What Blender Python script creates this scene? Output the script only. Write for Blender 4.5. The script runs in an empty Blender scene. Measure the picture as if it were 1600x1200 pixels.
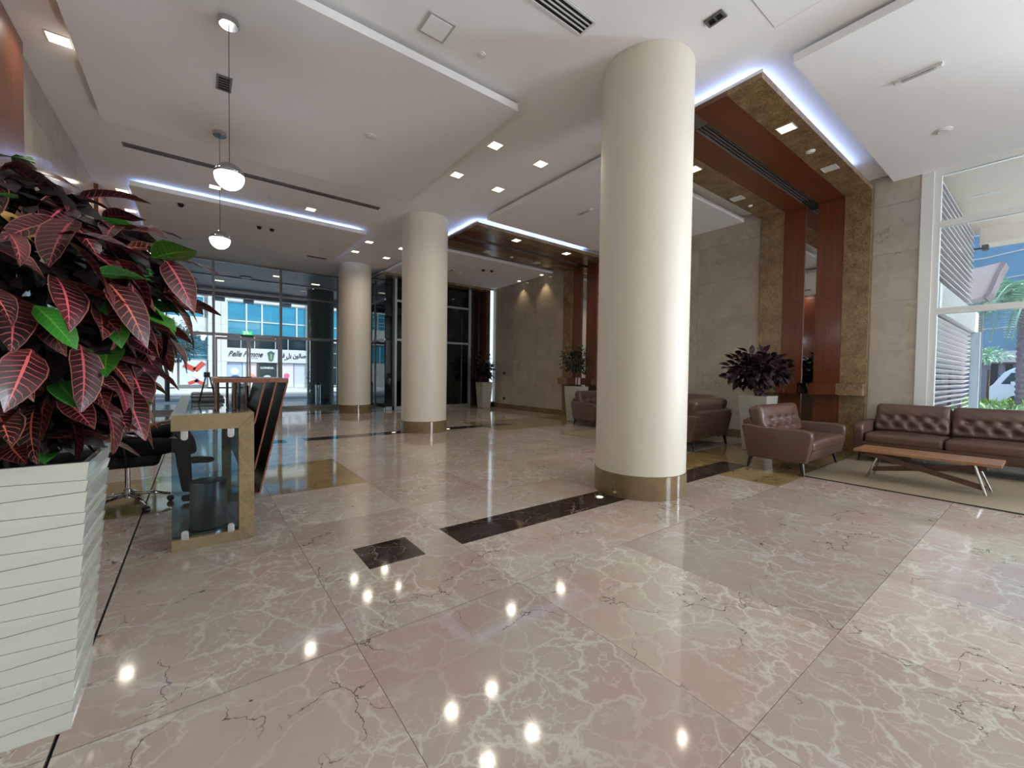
import bpy, bmesh, math, random
from mathutils import Vector, Matrix
PI = math.pi
random.seed(7)
SC = bpy.context.scene
COL = SC.collection

# ------------------------------------------------------------------ camera, world, sun, exposure
cam_d = bpy.data.cameras.new('camera')
cam = bpy.data.objects.new('camera', cam_d)
COL.objects.link(cam)
cam_d.sensor_width = 36.0
cam_d.lens = 36.0 * 649.586 / 1600.0
cam_d.clip_start = 0.05
cam_d.clip_end = 400
yaw, pitch, roll = math.radians(37.14743938), math.radians(-1.43171557), math.radians(0.75894099)
cy, sy = math.cos(yaw), math.sin(yaw)
fw = Vector((sy * math.cos(pitch), cy * math.cos(pitch), math.sin(pitch)))
rt = Vector((cy, -sy, 0.0))
up = rt.cross(fw)
r2 = math.cos(roll) * rt + math.sin(roll) * up
u2 = -math.sin(roll) * rt + math.cos(roll) * up
M = Matrix((r2, u2, -fw)).transposed().to_4x4()
M.translation = Vector((0, 0, 1.3))
cam.matrix_world = M
SC.camera = cam

world = bpy.data.worlds.new('world')
SC.world = world
world.use_nodes = True
wn = world.node_tree
bg = wn.nodes['Background']
sky = wn.nodes.new('ShaderNodeTexSky')
sky.sky_type = 'NISHITA'
sky.sun_disc = False
sky.sun_elevation = math.radians(60)
sky.sun_rotation = math.radians(150)
sky.air_density = 1.0
sky.dust_density = 2.0
wn.links.new(sky.outputs[0], bg.inputs[0])
bg.inputs[1].default_value = 0.20

sun_d = bpy.data.lights.new('sun', 'SUN')
sun = bpy.data.objects.new('sun', sun_d)
COL.objects.link(sun)
sun_d.energy = 2.7
sun_d.angle = math.radians(0.6)
sun_d.color = (1.0, 0.95, 0.88)
sd = Vector((0.35, -0.62, 0.98)).normalized()          # towards the sun
sun.rotation_euler = sd.to_track_quat('Z', 'Y').to_euler()

def fill_light(name, loc, rot, sx, sy_, watts, col=(.82, .91, 1.0)):
    d = bpy.data.lights.new(name, 'AREA'); d.shape = 'RECTANGLE'; d.size = sx; d.size_y = sy_; d.energy = watts; d.color = col
    o = bpy.data.objects.new(name, d); COL.objects.link(o); o.location = loc; o.rotation_euler = rot
    return o
# area lamps added to brighten the room from behind the photographer
fill_light('fill_light_side', (9.75, -4.6, 2.3), (0, math.radians(90), 0), 4.2, 6.6, 2100)  # added panel outside the glass, stands in for light from the side windows
fill_light('fill_light_corner', (7.9, -8.3, 2.2), (math.radians(90), 0, math.radians(0)), 2.4, 3.8, 260)  # added fill panel inside the rear corner, where the wall is solid

vs = SC.view_settings
vs.view_transform = 'Standard'
vs.look = 'None'
vs.gamma = 1.0
vs.use_curve_mapping = False
vs.exposure = 1.25
SC.cycles.max_bounces = 12
SC.cycles.diffuse_bounces = 6
SC.cycles.glossy_bounces = 5
SC.cycles.transparent_max_bounces = 24
SC.cycles.caustics_reflective = False
SC.cycles.caustics_refractive = False
SC.cycles.sample_clamp_indirect = 4.0
SC.cycles.use_denoising = True

# ------------------------------------------------------------------ materials
def hexc(h):
    h = h.lstrip('#')
    c = [int(h[i:i + 2], 16) / 255 for i in (0, 2, 4)]
    return tuple((x / 12.92 if x <= .04045 else ((x + .055) / 1.055) ** 2.4) for x in c) + (1,)

MATS = {}
def newmat(name):
    m = bpy.data.materials.new(name)
    m.use_nodes = True
    MATS[name] = m
    return m, m.node_tree, m.node_tree.nodes['Principled BSDF']

def plain(name, col, rough=.5, metal=0, spec=.5, emis=None, es=0, noise=0, nscale=20, bump=0, coat=0):
    m, nt, p = newmat(name)
    c = hexc(col) if isinstance(col, str) else col
    p.inputs['Base Color'].default_value = c
    p.inputs['Roughness'].default_value = rough
    p.inputs['Metallic'].default_value = metal
    p.inputs['Specular IOR Level'].default_value = spec
    p.inputs['Coat Weight'].default_value = coat
    if emis:
        p.inputs['Emission Color'].default_value = hexc(emis)
        p.inputs['Emission Strength'].default_value = es
    tc = nt.nodes.new('ShaderNodeTexCoord')
    n = nt.nodes.new('ShaderNodeTexNoise')
    n.inputs['Scale'].default_value = nscale
    n.inputs['Detail'].default_value = 4
    nt.links.new(tc.outputs['Object'], n.inputs['Vector'])
    if noise:
        mx = nt.nodes.new('ShaderNodeMix'); mx.data_type = 'RGBA'
        mx.inputs[6].default_value = tuple(x * (1 - noise) for x in c[:3]) + (1,)
        mx.inputs[7].default_value = tuple(min(1, x * (1 + noise)) for x in c[:3]) + (1,)
        nt.links.new(n.outputs['Fac'], mx.inputs[0])
        nt.links.new(mx.outputs[2], p.inputs['Base Color'])
    if bump:
        b = nt.nodes.new('ShaderNodeBump')
        b.inputs['Strength'].default_value = bump
        b.inputs['Distance'].default_value = .01
        nt.links.new(n.outputs['Fac'], b.inputs['Height'])
        nt.links.new(b.outputs[0], p.inputs['Normal'])
    return m

class NT:
    """tiny node helper"""
    def __init__(s, nt): s.nt = nt
    def n(s, t, **kw):
        x = s.nt.nodes.new(t)
        for k, v in kw.items():
            if k.startswith('i_'):
                k2 = k[2:]
                x.inputs[int(k2) if k2.isdigit() else k2.replace('_', ' ')].default_value = v
            else: setattr(x, k, v)
        return x
    def l(s, a, b): s.nt.links.new(a, b)
    def math(s, op, a, b=None, c=None, clamp=False):
        x = s.n('ShaderNodeMath', operation=op, use_clamp=clamp)
        for i, v in enumerate((a, b, c)):
            if v is None: continue
            if isinstance(v, (int, float)): x.inputs[i].default_value = v
            else: s.l(v, x.inputs[i])
        return x.outputs[0]
    def mix(s, f, a, b):
        x = s.n('ShaderNodeMix', data_type='RGBA')
        for i, v in ((0, f), (6, a), (7, b)):
            if isinstance(v, (int, float)): x.inputs[i].default_value = v
            elif isinstance(v, tuple): x.inputs[i].default_value = v
            else: s.l(v, x.inputs[i])
        return x.outputs[2]
    def ramp(s, f, stops):
        x = s.n('ShaderNodeValToRGB')
        e = x.color_ramp.elements
        e[0].position, e[0].color = stops[0]
        e[1].position, e[1].color = stops[-1]
        for p_, c_ in stops[1:-1]:
            q = e.new(p_); q.color = c_
        s.l(f, x.inputs[0])
        return x.outputs[0]
    def coords(s, rnd=True, kind='Object', mul=17.0):
        tc = s.n('ShaderNodeTexCoord')
        if not rnd: return tc.outputs[kind]
        oi = s.n('ShaderNodeObjectInfo')
        sc = s.n('ShaderNodeVectorMath', operation='SCALE', i_0=(1.0, 1.7, 2.3))
        s.l(s.math('MULTIPLY', oi.outputs['Random'], mul), sc.inputs['Scale'])
        ad = s.n('ShaderNodeVectorMath', operation='ADD')
        s.l(tc.outputs[kind], ad.inputs[0]); s.l(sc.outputs[0], ad.inputs[1])
        return ad.outputs[0]

def marble(name, c1, c2, vein, dark, scale=3.0, rough=.06, vein_w=.045, vein_amt=.8, crack=.9, tint=True, spec=.5, reflw=1.0):
    m, nt, p = newmat(name)
    h = NT(nt)
    v = h.coords()
    nz = h.n('ShaderNodeTexNoise', i_Scale=2.2, i_Detail=5.0, i_Roughness=.6)
    h.l(v, nz.inputs['Vector'])
    off = h.n('ShaderNodeVectorMath', operation='MULTIPLY_ADD')
    h.l(nz.outputs['Color'], off.inputs[0]); off.inputs[1].default_value = (.55, .55, .55); h.l(v, off.inputs[2])
    base = h.n('ShaderNodeTexNoise', i_Scale=1.7, i_Detail=4.0, i_Roughness=.55)
    h.l(off.outputs[0], base.inputs['Vector'])
    colr = h.ramp(base.outputs['Fac'], [(.35, hexc(c1)), (.65, hexc(c2))])
    def veins(sc, w, soft):
        vo = h.n('ShaderNodeTexVoronoi', feature='DISTANCE_TO_EDGE', i_Scale=sc)
        h.l(off.outputs[0], vo.inputs['Vector'])
        mr = h.n('ShaderNodeMapRange', i_1=w * soft, i_2=w, i_3=1.0, i_4=0.0)
        h.l(vo.outputs['Distance'], mr.inputs[0])
        return mr.outputs[0]
    msk = h.n('ShaderNodeTexNoise', i_Scale=1.3, i_Detail=3.0); h.l(v, msk.inputs['Vector'])
    mk = h.n('ShaderNodeMapRange', i_1=.38, i_2=.62); h.l(msk.outputs['Fac'], mk.inputs[0])
    v1 = h.math('MULTIPLY', veins(scale, vein_w * 1.6, .1), h.math('MULTIPLY_ADD', mk.outputs[0], .75, .25))
    v2 = h.math('MULTIPLY', veins(scale * 2.3, vein_w * 1.4, .1), mk.outputs[0])
    vv = h.math('MULTIPLY', h.math('MAXIMUM', v1, h.math('MULTIPLY', v2, .7)), vein_amt)
    c = h.mix(vv, colr, hexc(vein))
    cr = h.n('ShaderNodeTexVoronoi', feature='DISTANCE_TO_EDGE', i_Scale=scale * .55)
    nz2 = h.n('ShaderNodeTexNoise', i_Scale=6.0, i_Detail=6.0); h.l(v, nz2.inputs['Vector'])
    o2 = h.n('ShaderNodeVectorMath', operation='MULTIPLY_ADD')
    h.l(nz2.outputs['Color'], o2.inputs[0]); o2.inputs[1].default_value = (.3, .3, .3); h.l(v, o2.inputs[2])
    h.l(o2.outputs[0], cr.inputs['Vector'])
    cm = h.n('ShaderNodeMapRange', i_1=.002, i_2=.008, i_3=1.0, i_4=0.0); h.l(cr.outputs['Distance'], cm.inputs[0])
    ck = h.n('ShaderNodeTexNoise', i_Scale=2.6, i_Detail=2.0); h.l(o2.outputs[0], ck.inputs['Vector'])
    ckm = h.n('ShaderNodeMapRange', i_1=.51, i_2=.58); h.l(ck.outputs['Fac'], ckm.inputs[0])
    c = h.mix(h.math('MULTIPLY', h.math('MULTIPLY', cm.outputs[0], ckm.outputs[0]), crack), c, hexc(dark))
    if tint:
        oi = h.n('ShaderNodeObjectInfo')
        x = h.n('ShaderNodeMix', data_type='RGBA', blend_type='MULTIPLY'); x.inputs[0].default_value = 1
        h.l(c, x.inputs[6]); h.l(oi.outputs['Color'], x.inputs[7]); c = x.outputs[2]
    h.l(c, p.inputs['Base Color'])
    p.inputs['Roughness'].default_value = rough
    p.inputs['Specular IOR Level'].default_value = spec
    return m

def wood(name, c1, c2, rough=.3, scale=1.0, axis='Z', coat=.3):
    m, nt, p = newmat(name)
    h = NT(nt)
    v = h.coords()
    mp = h.n('ShaderNodeMapping')
    sc = {'X': (.35, 9, 9), 'Y': (9, .35, 9), 'Z': (9, 9, .35)}[axis]
    mp.inputs['Scale'].default_value = tuple(q * scale for q in sc)
    h.l(v, mp.inputs[0])
    nz = h.n('ShaderNodeTexNoise', i_Scale=2.5, i_Detail=6.0, i_Roughness=.6, i_Distortion=.6)
    h.l(mp.outputs[0], nz.inputs['Vector'])
    h.l(h.ramp(nz.outputs['Fac'], [(.3, hexc(c1)), (.7, hexc(c2))]), p.inputs['Base Color'])
    p.inputs['Roughness'].default_value = rough
    p.inputs['Coat Weight'].default_value = coat
    p.inputs['Coat Roughness'].default_value = .15
    return m

def goldstone(name):
    m, nt, p = newmat(name)
    h = NT(nt)
    v = h.coords()
    nz = h.n('ShaderNodeTexNoise', i_Scale=34.0, i_Detail=3.0, i_Roughness=.6, i_Distortion=2.2)
    h.l(v, nz.inputs['Vector'])
    n2 = h.n('ShaderNodeTexNoise', i_Scale=5.0, i_Detail=3.0); h.l(v, n2.inputs['Vector'])
    f = h.math('MULTIPLY_ADD', n2.outputs['Fac'], .3, h.math('MULTIPLY', nz.outputs['Fac'], .75))
    h.l(h.ramp(f, [(.36, hexc('#4c3a22')), (.5, hexc('#775f42')), (.66, hexc('#9a835e'))]), p.inputs['Base Color'])
    p.inputs['Roughness'].default_value = .22
    b = h.n('ShaderNodeBump', i_Strength=.25, i_Distance=.004); h.l(nz.outputs['Fac'], b.inputs['Height']); h.l(b.outputs[0], p.inputs['Normal'])
    return m

def glassmat(name, tint, fr=1.5, refl=(1, 1, 1, 1)):
    m = bpy.data.materials.new(name); m.use_nodes = True; MATS[name] = m
    nt = m.node_tree; nt.nodes.clear(); h = NT(nt)
    o = h.n('ShaderNodeOutputMaterial'); t = h.n('ShaderNodeBsdfTransparent', i_0=tint)
    g = h.n('ShaderNodeBsdfGlossy', i_0=refl); g.inputs['Roughness'].default_value = 0.0
    f = h.n('ShaderNodeFresnel', i_0=fr); mx = h.n('ShaderNodeMixShader')
    h.l(f.outputs[0], mx.inputs[0]); h.l(t.outputs[0], mx.inputs[1]); h.l(g.outputs[0], mx.inputs[2]); h.l(mx.outputs[0], o.inputs[0])
    return m

def leafmat(name, bases, veins, edge, rough=.32, amt=1.0):
    m, nt, p = newmat(name)
    h = NT(nt)
    uv = h.n('ShaderNodeTexCoord').outputs['UV']
    sp = h.n('ShaderNodeSeparateXYZ'); h.l(uv, sp.inputs[0])
    u = sp.outputs[0]; v = h.math('ABSOLUTE', h.math('MULTIPLY_ADD', sp.outputs[1], 2.0, -1.0))
    oi = h.n('ShaderNodeObjectInfo'); r = oi.outputs['Random']
    nz = h.n('ShaderNodeTexNoise', i_Scale=6.0, i_Detail=3.0); h.l(h.coords(), nz.inputs['Vector'])
    wob = h.math('MULTIPLY_ADD', nz.outputs['Fac'], .25, -.12)
    mid = h.math('LESS_THAN', v, h.math('MULTIPLY_ADD', u, -.07, .10))
    s = h.math('FRACT', h.math('ADD', h.math('MULTIPLY_ADD', u, 11.0, wob), h.math('MULTIPLY', v, -1.6)))
    sv = h.math('LESS_THAN', h.math('ABSOLUTE', h.math('ADD', s, -.5)), h.math('MULTIPLY_ADD', v, -.08, .115))
    fade = h.math('LESS_THAN', v, h.math('MULTIPLY_ADD', r, .25, .72))
    sv = h.math('MULTIPLY', sv, fade)
    ed = h.math('GREATER_THAN', v, .93)
    base = h.ramp(r, [(i / max(1, len(bases) - 1), hexc(b)) for i, b in enumerate(bases)])
    vc = h.ramp(h.math('FRACT', h.math('MULTIPLY', r, 7.31)), [(i / max(1, len(veins) - 1), hexc(b)) for i, b in enumerate(veins)])
    # patches where the leaf itself is redder
    pm = h.n('ShaderNodeMapRange', i_1=.48, i_2=.66); h.l(nz.outputs['Fac'], pm.inputs[0])
    base = h.mix(h.math('MULTIPLY', pm.outputs[0], .10 * amt), base, vc)
    c = h.mix(h.math('MULTIPLY', sv, .55 * amt), base, vc)
    c = h.mix(h.math('MULTIPLY', ed, .6 * amt), c, hexc(edge))
    c = h.mix(h.math('MULTIPLY', mid, amt), c, vc)
    h.l(c, p.inputs['Base Color'])
    p.inputs['Roughness'].default_value = rough
    bm_ = h.n('ShaderNodeBump', i_Strength=.5, i_Distance=.004)
    h.l(h.math('SUBTRACT', 1.0, h.math('MAXIMUM', mid, sv)), bm_.inputs['Height']); h.l(bm_.outputs[0], p.inputs['Normal'])
    return m

WHITE = plain('white_plaster', '#eeeeef', .75, nscale=3, noise=.02)
RAFTM = plain('white_gypsum', '#e9e9eb', .8, nscale=3, noise=.02)
CREAM = plain('cream_plaster', '#d4ccbd', .5, nscale=60, noise=.05, bump=.05)
PINK = marble('pink_marble', '#b0988e', '#b5a99c', '#cfcdc2', '#4d3d38', scale=4.0, rough=.075, vein_w=.034, vein_amt=.8)
OLIVE = marble('olive_marble', '#8a744c', '#9c8660', '#b09c74', '#4d3b22', scale=3.2, rough=.06, vein_amt=.35)
DARKM = marble('dark_marble', '#241a18', '#3c2b27', '#a08c80', '#0c0807', scale=5.0, rough=.05, vein_w=.02, vein_amt=.6)
WALLM = marble('wall_marble', '#a0968a', '#aea497', '#bbb2a4', '#6e5f4e', scale=1.6, rough=.12, vein_amt=.4, crack=.5)
BASEM = marble('brown_marble', '#6c5a43', '#7e6a4d', '#917e60', '#4a371f', scale=5.0, rough=.12, vein_amt=.4)
DESKM = marble('desk_marble', '#7f6c4f', '#968262', '#a89472', '#5b452a', scale=4.0, rough=.2, vein_amt=.45)
GOLD = goldstone('gold_stone')
WOODV = wood('red_wood', '#542911', '#6c381b', axis='Z')
WOODH = wood('red_wood_flat', '#542911', '#6c381b', axis='X')
COPPER = wood('copper_wood', '#74402c', '#8f533c', axis='Z', rough=.35)
TABLEW = wood('table_wood', '#7d5233', '#a5744c', axis='Y', rough=.4)
TABLED = wood('table_leg_wood', '#4b2c19', '#6b4329', axis='Y', rough=.4)
DARKW = plain('dark_brown_board', '#2a1b17', .35)
MIRROR = plain('mirror', '#c9c9cc', .02, metal=1)
BLACK = plain('black_plastic', '#0b0b0d', .4)
BLKFAB = plain('black_fabric', '#0c0c10', .85, bump=.2, nscale=200)
CHROME = plain('chrome', '#c8cacc', .12, metal=1)
STEEL = plain('brushed_steel', '#a9adb0', .28, metal=1)
ALU = plain('grey_aluminium', '#8f9296', .4, metal=.5)
ALUW = plain('white_aluminium', '#d8dad8', .4)
LEATHER = plain('brown_leather', '#5c443a', .36, noise=.18, nscale=7, bump=.12)
LEATHER.node_tree.nodes['Principled BSDF'].inputs['Coat Weight'].default_value = .12
LEGM = plain('dark_leg', '#120c0a', .35)
GLAZE = plain('cream_glaze', '#b4b3a8', .12, noise=.03, nscale=4, coat=.5)
GRILLE = plain('white_metal', '#d5d5d3', .45)
DARKG = plain('dark_gap', '#060606', .8)
SLOTG = plain('grey_metal', '#77736f', .4, metal=.4)
LEDB = plain('led_blue', '#dfe9ff', .5, emis='#a9c4ff', es=5)
LAMP = plain('lamp_warm', '#fff2c8', .5, emis='#ffefbe', es=2.0)
LAMPOFF = plain('lamp_off', '#d6d6d2', .4)
GLOBE = plain('pendant_glass', '#f2f6ff', .2, emis='#eef4ff', es=1.3, noise=.35, nscale=90, bump=1.0)
GLASSC = glassmat('clear_glass', (.93, .96, .97, 1))
GLASST = glassmat('tinted_glass', (.70, .78, .80, 1))
GLASSD = glassmat('grey_glass', (.24, .27, .29, 1))
GLASSB = glassmat('blue_panel_glass', (.52, .66, .73, 1), 1.35)
SOIL = plain('soil', '#1d1510', .95, noise=.3, nscale=40, bump=.6)
CROT = leafmat('croton_leaf', ['#1a0f0f', '#2a1012', '#15150f', '#20130f', '#30100f', '#120f10'], ['#b04450', '#c05058', '#b8604c', '#963040', '#b05a54'], '#96584a')
CROTG = leafmat('croton_green_leaf', ['#1d4a17', '#2f6a1c', '#1c5a2c'], ['#4f8a34', '#86a83e'], '#6d9a48', amt=.6)
CROTD = leafmat('dark_croton_leaf', ['#170d12', '#22131a', '#121010'], ['#4b2630', '#5a3040'], '#3a2028', amt=.6)
FICUS = leafmat('ficus_leaf', ['#12260f', '#1c3515', '#0f2010'], ['#2f4a22', '#29441f'], '#2c4420', amt=.4)
STEM = plain('bark', '#4a3a26', .85, noise=.3, nscale=30)
SKIN = plain('skin', '#8a5a40', .5)
SHIRT = plain('white_shirt', '#c7ccd8', .8)
RUGM = None

def rugmat():
    m, nt, p = newmat('rug_weave')
    h = NT(nt); v = h.coords(False)
    w = h.n('ShaderNodeTexWave', wave_type='RINGS', rings_direction='Z', i_Scale=6.5, i_Distortion=1.2, i_Detail=2.0)
    h.l(v, w.inputs['Vector'])
    vo = h.n('ShaderNodeTexNoise', i_Scale=70.0, i_Detail=2.0); h.l(v, vo.inputs['Vector'])
    f = h.math('MULTIPLY_ADD', w.outputs['Fac'], .5, h.math('MULTIPLY', vo.outputs['Fac'], .5))
    h.l(h.ramp(f, [(.25, hexc('#6f604b')), (.75, hexc('#a39278'))]), p.inputs['Base Color'])
    p.inputs['Roughness'].default_value = .95
    b = h.n('ShaderNodeBump', i_Strength=.8, i_Distance=.01); h.l(f, b.inputs['Height']); h.l(b.outputs[0], p.inputs['Normal'])
    return m
RUGM = rugmat()

# ------------------------------------------------------------------ mesh helpers
class B:
    def __init__(s): s.bm = bmesh.new(); s.uv = None
    def box(s, x0, x1, y0, y1, z0, z1, rot=None, bev=0):
        c = Vector(((x0 + x1) / 2, (y0 + y1) / 2, (z0 + z1) / 2))
        r = bmesh.ops.create_cube(s.bm, size=1)
        vs_ = r['verts']
        for v in vs_:
            v.co = Vector((v.co.x * (x1 - x0), v.co.y * (y1 - y0), v.co.z * (z1 - z0)))
        if bev:
            es = list({e for v in vs_ for e in v.link_edges})
            g = bmesh.ops.bevel(s.bm, geom=es, offset=bev, segments=2, profile=.7, affect='EDGES')
            vs_ = list({v for f in g['faces'] for v in f.verts} | {v for v in vs_ if v.is_valid})
        for v in vs_:
            v.co = (rot @ v.co if rot else v.co) + c
        return s
    def prism(s, pts, a0, a1, axis='Y', bev=0):
        """polygon pts in the plane normal to axis, pushed from a0 to a1"""
        def mk(p, a):
            if axis == 'Y': return Vector((p[0], a, p[1]))
            if axis == 'X': return Vector((a, p[0], p[1]))
            return Vector((p[0], p[1], a))
        lo = [s.bm.verts.new(mk(p, a0)) for p in pts]
        hi = [s.bm.verts.new(mk(p, a1)) for p in pts]
        n = len(pts); fs = [s.bm.faces.new(lo), s.bm.faces.new(hi[::-1])]
        for i in range(n):
            fs.append(s.bm.faces.new((lo[i], hi[i], hi[(i + 1) % n], lo[(i + 1) % n])))
        bmesh.ops.recalc_face_normals(s.bm, faces=fs)
        if bev:
            es = list({e for f in fs for e in f.edges})
            bmesh.ops.bevel(s.bm, geom=es, offset=bev, segments=3, profile=.6, affect='EDGES')
        return s
    def lathe(s, prof, n=24, c=(0, 0, 0), cap=True):
        rings = []
        for r, z in prof:
            rings.append([s.bm.verts.new((c[0] + r * math.cos(2 * PI * i / n), c[1] + r * math.sin(2 * PI * i / n), c[2] + z)) for i in range(n)])
        for a, b in zip(rings, rings[1:]):
            for i in range(n):
                s.bm.faces.new((a[i], a[(i + 1) % n], b[(i + 1) % n], b[i]))
        if cap:
            if prof[0][0] > 1e-4: s.bm.faces.new(rings[0][::-1])
            if prof[-1][0] > 1e-4: s.bm.faces.new(rings[-1])
        return s
    def tube(s, pts, r, n=8, r2=None):
        pts = [Vector(p) for p in pts]
        rings = []
        for i, p in enumerate(pts):
            d = (pts[min(i + 1, len(pts) - 1)] - pts[max(i - 1, 0)]).normalized()
            q = d.to_track_quat('Z', 'Y')
            rr = r if r2 is None else r + (r2 - r) * i / (len(pts) - 1)
            rings.append([s.bm.verts.new(p + q @ Vector((rr * math.cos(2 * PI * k / n), rr * math.sin(2 * PI * k / n), 0))) for k in range(n)])
        for a, b in zip(rings, rings[1:]):
            for i in range(n):
                s.bm.faces.new((a[i], a[(i + 1) % n], b[(i + 1) % n], b[i]))
        s.bm.faces.new(rings[0][::-1]); s.bm.faces.new(rings[-1])
        return s
    def ball(s, c, r, n=16, m=10, sc=(1, 1, 1), z0=-1.0, z1=1.0):
        prof = []
        for j in range(m + 1):
            t = math.asin(max(-1, min(1, z0 + (z1 - z0) * 0))) if False else None
        a0, a1 = math.asin(z0), math.asin(z1)
        rings = []
        for j in range(m + 1):
            a = a0 + (a1 - a0) * j / m
            rings.append([s.bm.verts.new((c[0] + sc[0] * r * max(1e-4, math.cos(a)) * math.cos(2 * PI * i / n),
                                          c[1] + sc[1] * r * max(1e-4, math.cos(a)) * math.sin(2 * PI * i / n),
                                          c[2] + sc[2] * r * math.sin(a))) for i in range(n)])
        for a, b in zip(rings, rings[1:]):
            for i in range(n): s.bm.faces.new((a[i], a[(i + 1) % n], b[(i + 1) % n], b[i]))
        s.bm.faces.new(rings[0][::-1]); s.bm.faces.new(rings[-1])
        return s
    def rbox(s, c, size, r, n=(6, 6, 3), fn=None, rot=None):
        """rounded cushion; fn(q, unit) may displace"""
        h = [q / 2 for q in size]; r = min(r, min(h) * .999)
        def axis(hh, k):
            a = [-hh, -hh + .3 * r, -hh + .65 * r, -hh + r]
            inner = [(-hh + r) + (2 * hh - 2 * r) * i / (k + 1) for i in range(1, k + 1)] if hh > r * 1.001 else []
            return a + inner + [-x for x in a[::-1]]
        A = [axis(h[i], n[i]) for i in range(3)]
        vmap = {}
        def V(p):
            k = tuple(round(x, 5) for x in p)
            if k in vmap: return vmap[k]
            q = Vector(p)
            cc = Vector([max(-(h[i] - r), min(h[i] - r, q[i])) for i in range(3)])
            d = q - cc
            o = cc + d.normalized() * r if d.length > 1e-9 else q
            if fn: o = fn(o, Vector([q[i] / h[i] for i in range(3)]))
            if rot: o = rot @ o
            v = s.bm.verts.new(o + Vector(c)); vmap[k] = v
            return v
        for ax in range(3):
            a, b = (ax + 1) % 3, (ax + 2) % 3
            for sg in (-1, 1):
                for i in range(len(A[a]) - 1):
                    for j in range(len(A[b]) - 1):
                        q = []
                        for (ii, jj) in ((i, j), (i + 1, j), (i + 1, j + 1), (i, j + 1)):
                            p = [0, 0, 0]; p[ax] = sg * h[ax]; p[a] = A[a][ii]; p[b] = A[b][jj]
                            q.append(V(p))
                        if len(set(q)) < 3: continue
                        q = q if sg > 0 else q[::-1]
                        try: s.bm.faces.new(q)
                        except ValueError: pass
        return s
    def quad(s, *p):
        s.bm.faces.new([s.bm.verts.new(q) for q in p]); return s
    def mesh(s, name, mat, smooth=False):
        me = bpy.data.meshes.new(name)
        s.bm.to_mesh(me); s.bm.free()
        if mat: me.materials.append(mat)
        if smooth:
            me.polygons.foreach_set('use_smooth', [True] * len(me.polygons))
            if smooth == 'auto':
                try: me.set_sharp_from_angle(angle=math.radians(35))
                except Exception: pass
        return me
    def obj(s, name, mat, parent=None, smooth=False, loc=None):
        o = bpy.data.objects.new(name, s.mesh(name, mat, smooth))
        COL.objects.link(o)
        if parent is not None: o.parent = parent
        if loc: o.location = loc
        return o

def link(name, me, parent=None, loc=(0, 0, 0), rot=None):
    o = bpy.data.objects.new(name, me); COL.objects.link(o)
    if parent is not None: o.parent = parent
    o.location = loc
    if rot is not None: o.rotation_euler = rot
    return o

def thing(name, label, cat, loc=(0, 0, 0), rz=0, group=None):
    o = bpy.data.objects.new(name, None); COL.objects.link(o)
    o.empty_display_size = .1
    o.location = loc; o.rotation_euler = (0, 0, rz)
    o['label'] = label; o['category'] = cat
    if group: o['group'] = group
    return o

def tag(o, label, cat, group=None):
    o['label'] = label; o['category'] = cat
    if group: o['group'] = group
    return o

def struct(o):
    o['kind'] = 'structure'; return o

def sempty(name):
    o = bpy.data.objects.new(name, None); COL.objects.link(o); o['kind'] = 'structure'; return o

def dup(root, loc, rz=None, label=None, group=None):
    kids = {}
    for o in list(root.children_recursive): kids.setdefault(o.parent, []).append(o)
    def cp(o, par):
        c = o.copy(); COL.objects.link(c); c.parent = par
        for k in kids.get(o, []): cp(k, c)
        return c
    r = cp(root, None)
    r.location = loc
    if rz is not None: r.rotation_euler = (0, 0, rz)
    if label: r['label'] = label
    if group: r['group'] = group
    return r

# ------------------------------------------------------------------ the room
XL, XR, ZC, YG, YB = -1.5, 9.2, 4.68, 15.8, -8.5
ZS = 4.55                                   # underside of the hung panels
COLS_Y = [-2.8, 2.9, 8.6, 13.75]
PORT_Y = [-2.81, 2.89, 8.59, 14.3]          # portal centre lines

# floor: base with marble tiles as its pieces
fl = B().box(XL, XR, YB, YG, -.06, -.013).obj('floor', DARKG)
struct(fl)
xj = [XL, -.4, .6, 1.6, 2.6, 3.6, 4.55, 5.5, 6.5, 7.5, 8.4, XR]
yj = [YB, -7.7, -6.5, -4.9, -3.7, -1.92, -.75, .65, 2.0, 3.77, 4.9, 6.5, 7.7, 9.47, 10.6, 12.2, 13.4, 14.6, YG]
for i in range(len(xj) - 1):
    for j in range(len(yj) - 1):
        x0, x1, y0, y1 = xj[i], xj[i + 1], yj[j], yj[j + 1]
        g = .0011
        gx0 = .006 if x0 == -.4 else g; gx1 = .006 if x1 == -.4 else g
        gy0 = .005 if y0 in (2.0,) else g; gy1 = .005 if y1 in (2.0,) else g
        ol = (y0 in (4.9, -.75 - 99) and (x1 <= 1.61 or x0 >= 6.5)) or (x0 >= 5.5 and y0 in (2.0, 7.7, 13.4)) or (y0 == 4.9 and x0 >= 6.5)
        o = B().box(x0 + gx0, x1 - gx1, y0 + gy0, y1 - gy1, -.013, 0).obj('tile', OLIVE if ol else PINK, fl)
        t = random.uniform(.90, 1.06)
        if y0 == .65 and 2.5 < x0 < 5: t = .80
        o.color = (t, t * random.uniform(.985, 1.015), t * random.uniform(.97, 1.02), 1)
for cyy in COLS_Y[1:]:
    for (a, b) in ((.9, 1.3), (1.6, 6.42)):
        o = B().box(a, b, cyy - .19, cyy + .19, -.005, .0009).obj('dark_inlay', DARKM, fl)

# ceiling
ce = struct(B().box(XL, XR, YB, YG + .3, ZC, ZC + .2).obj('ceiling', WHITE))

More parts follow.
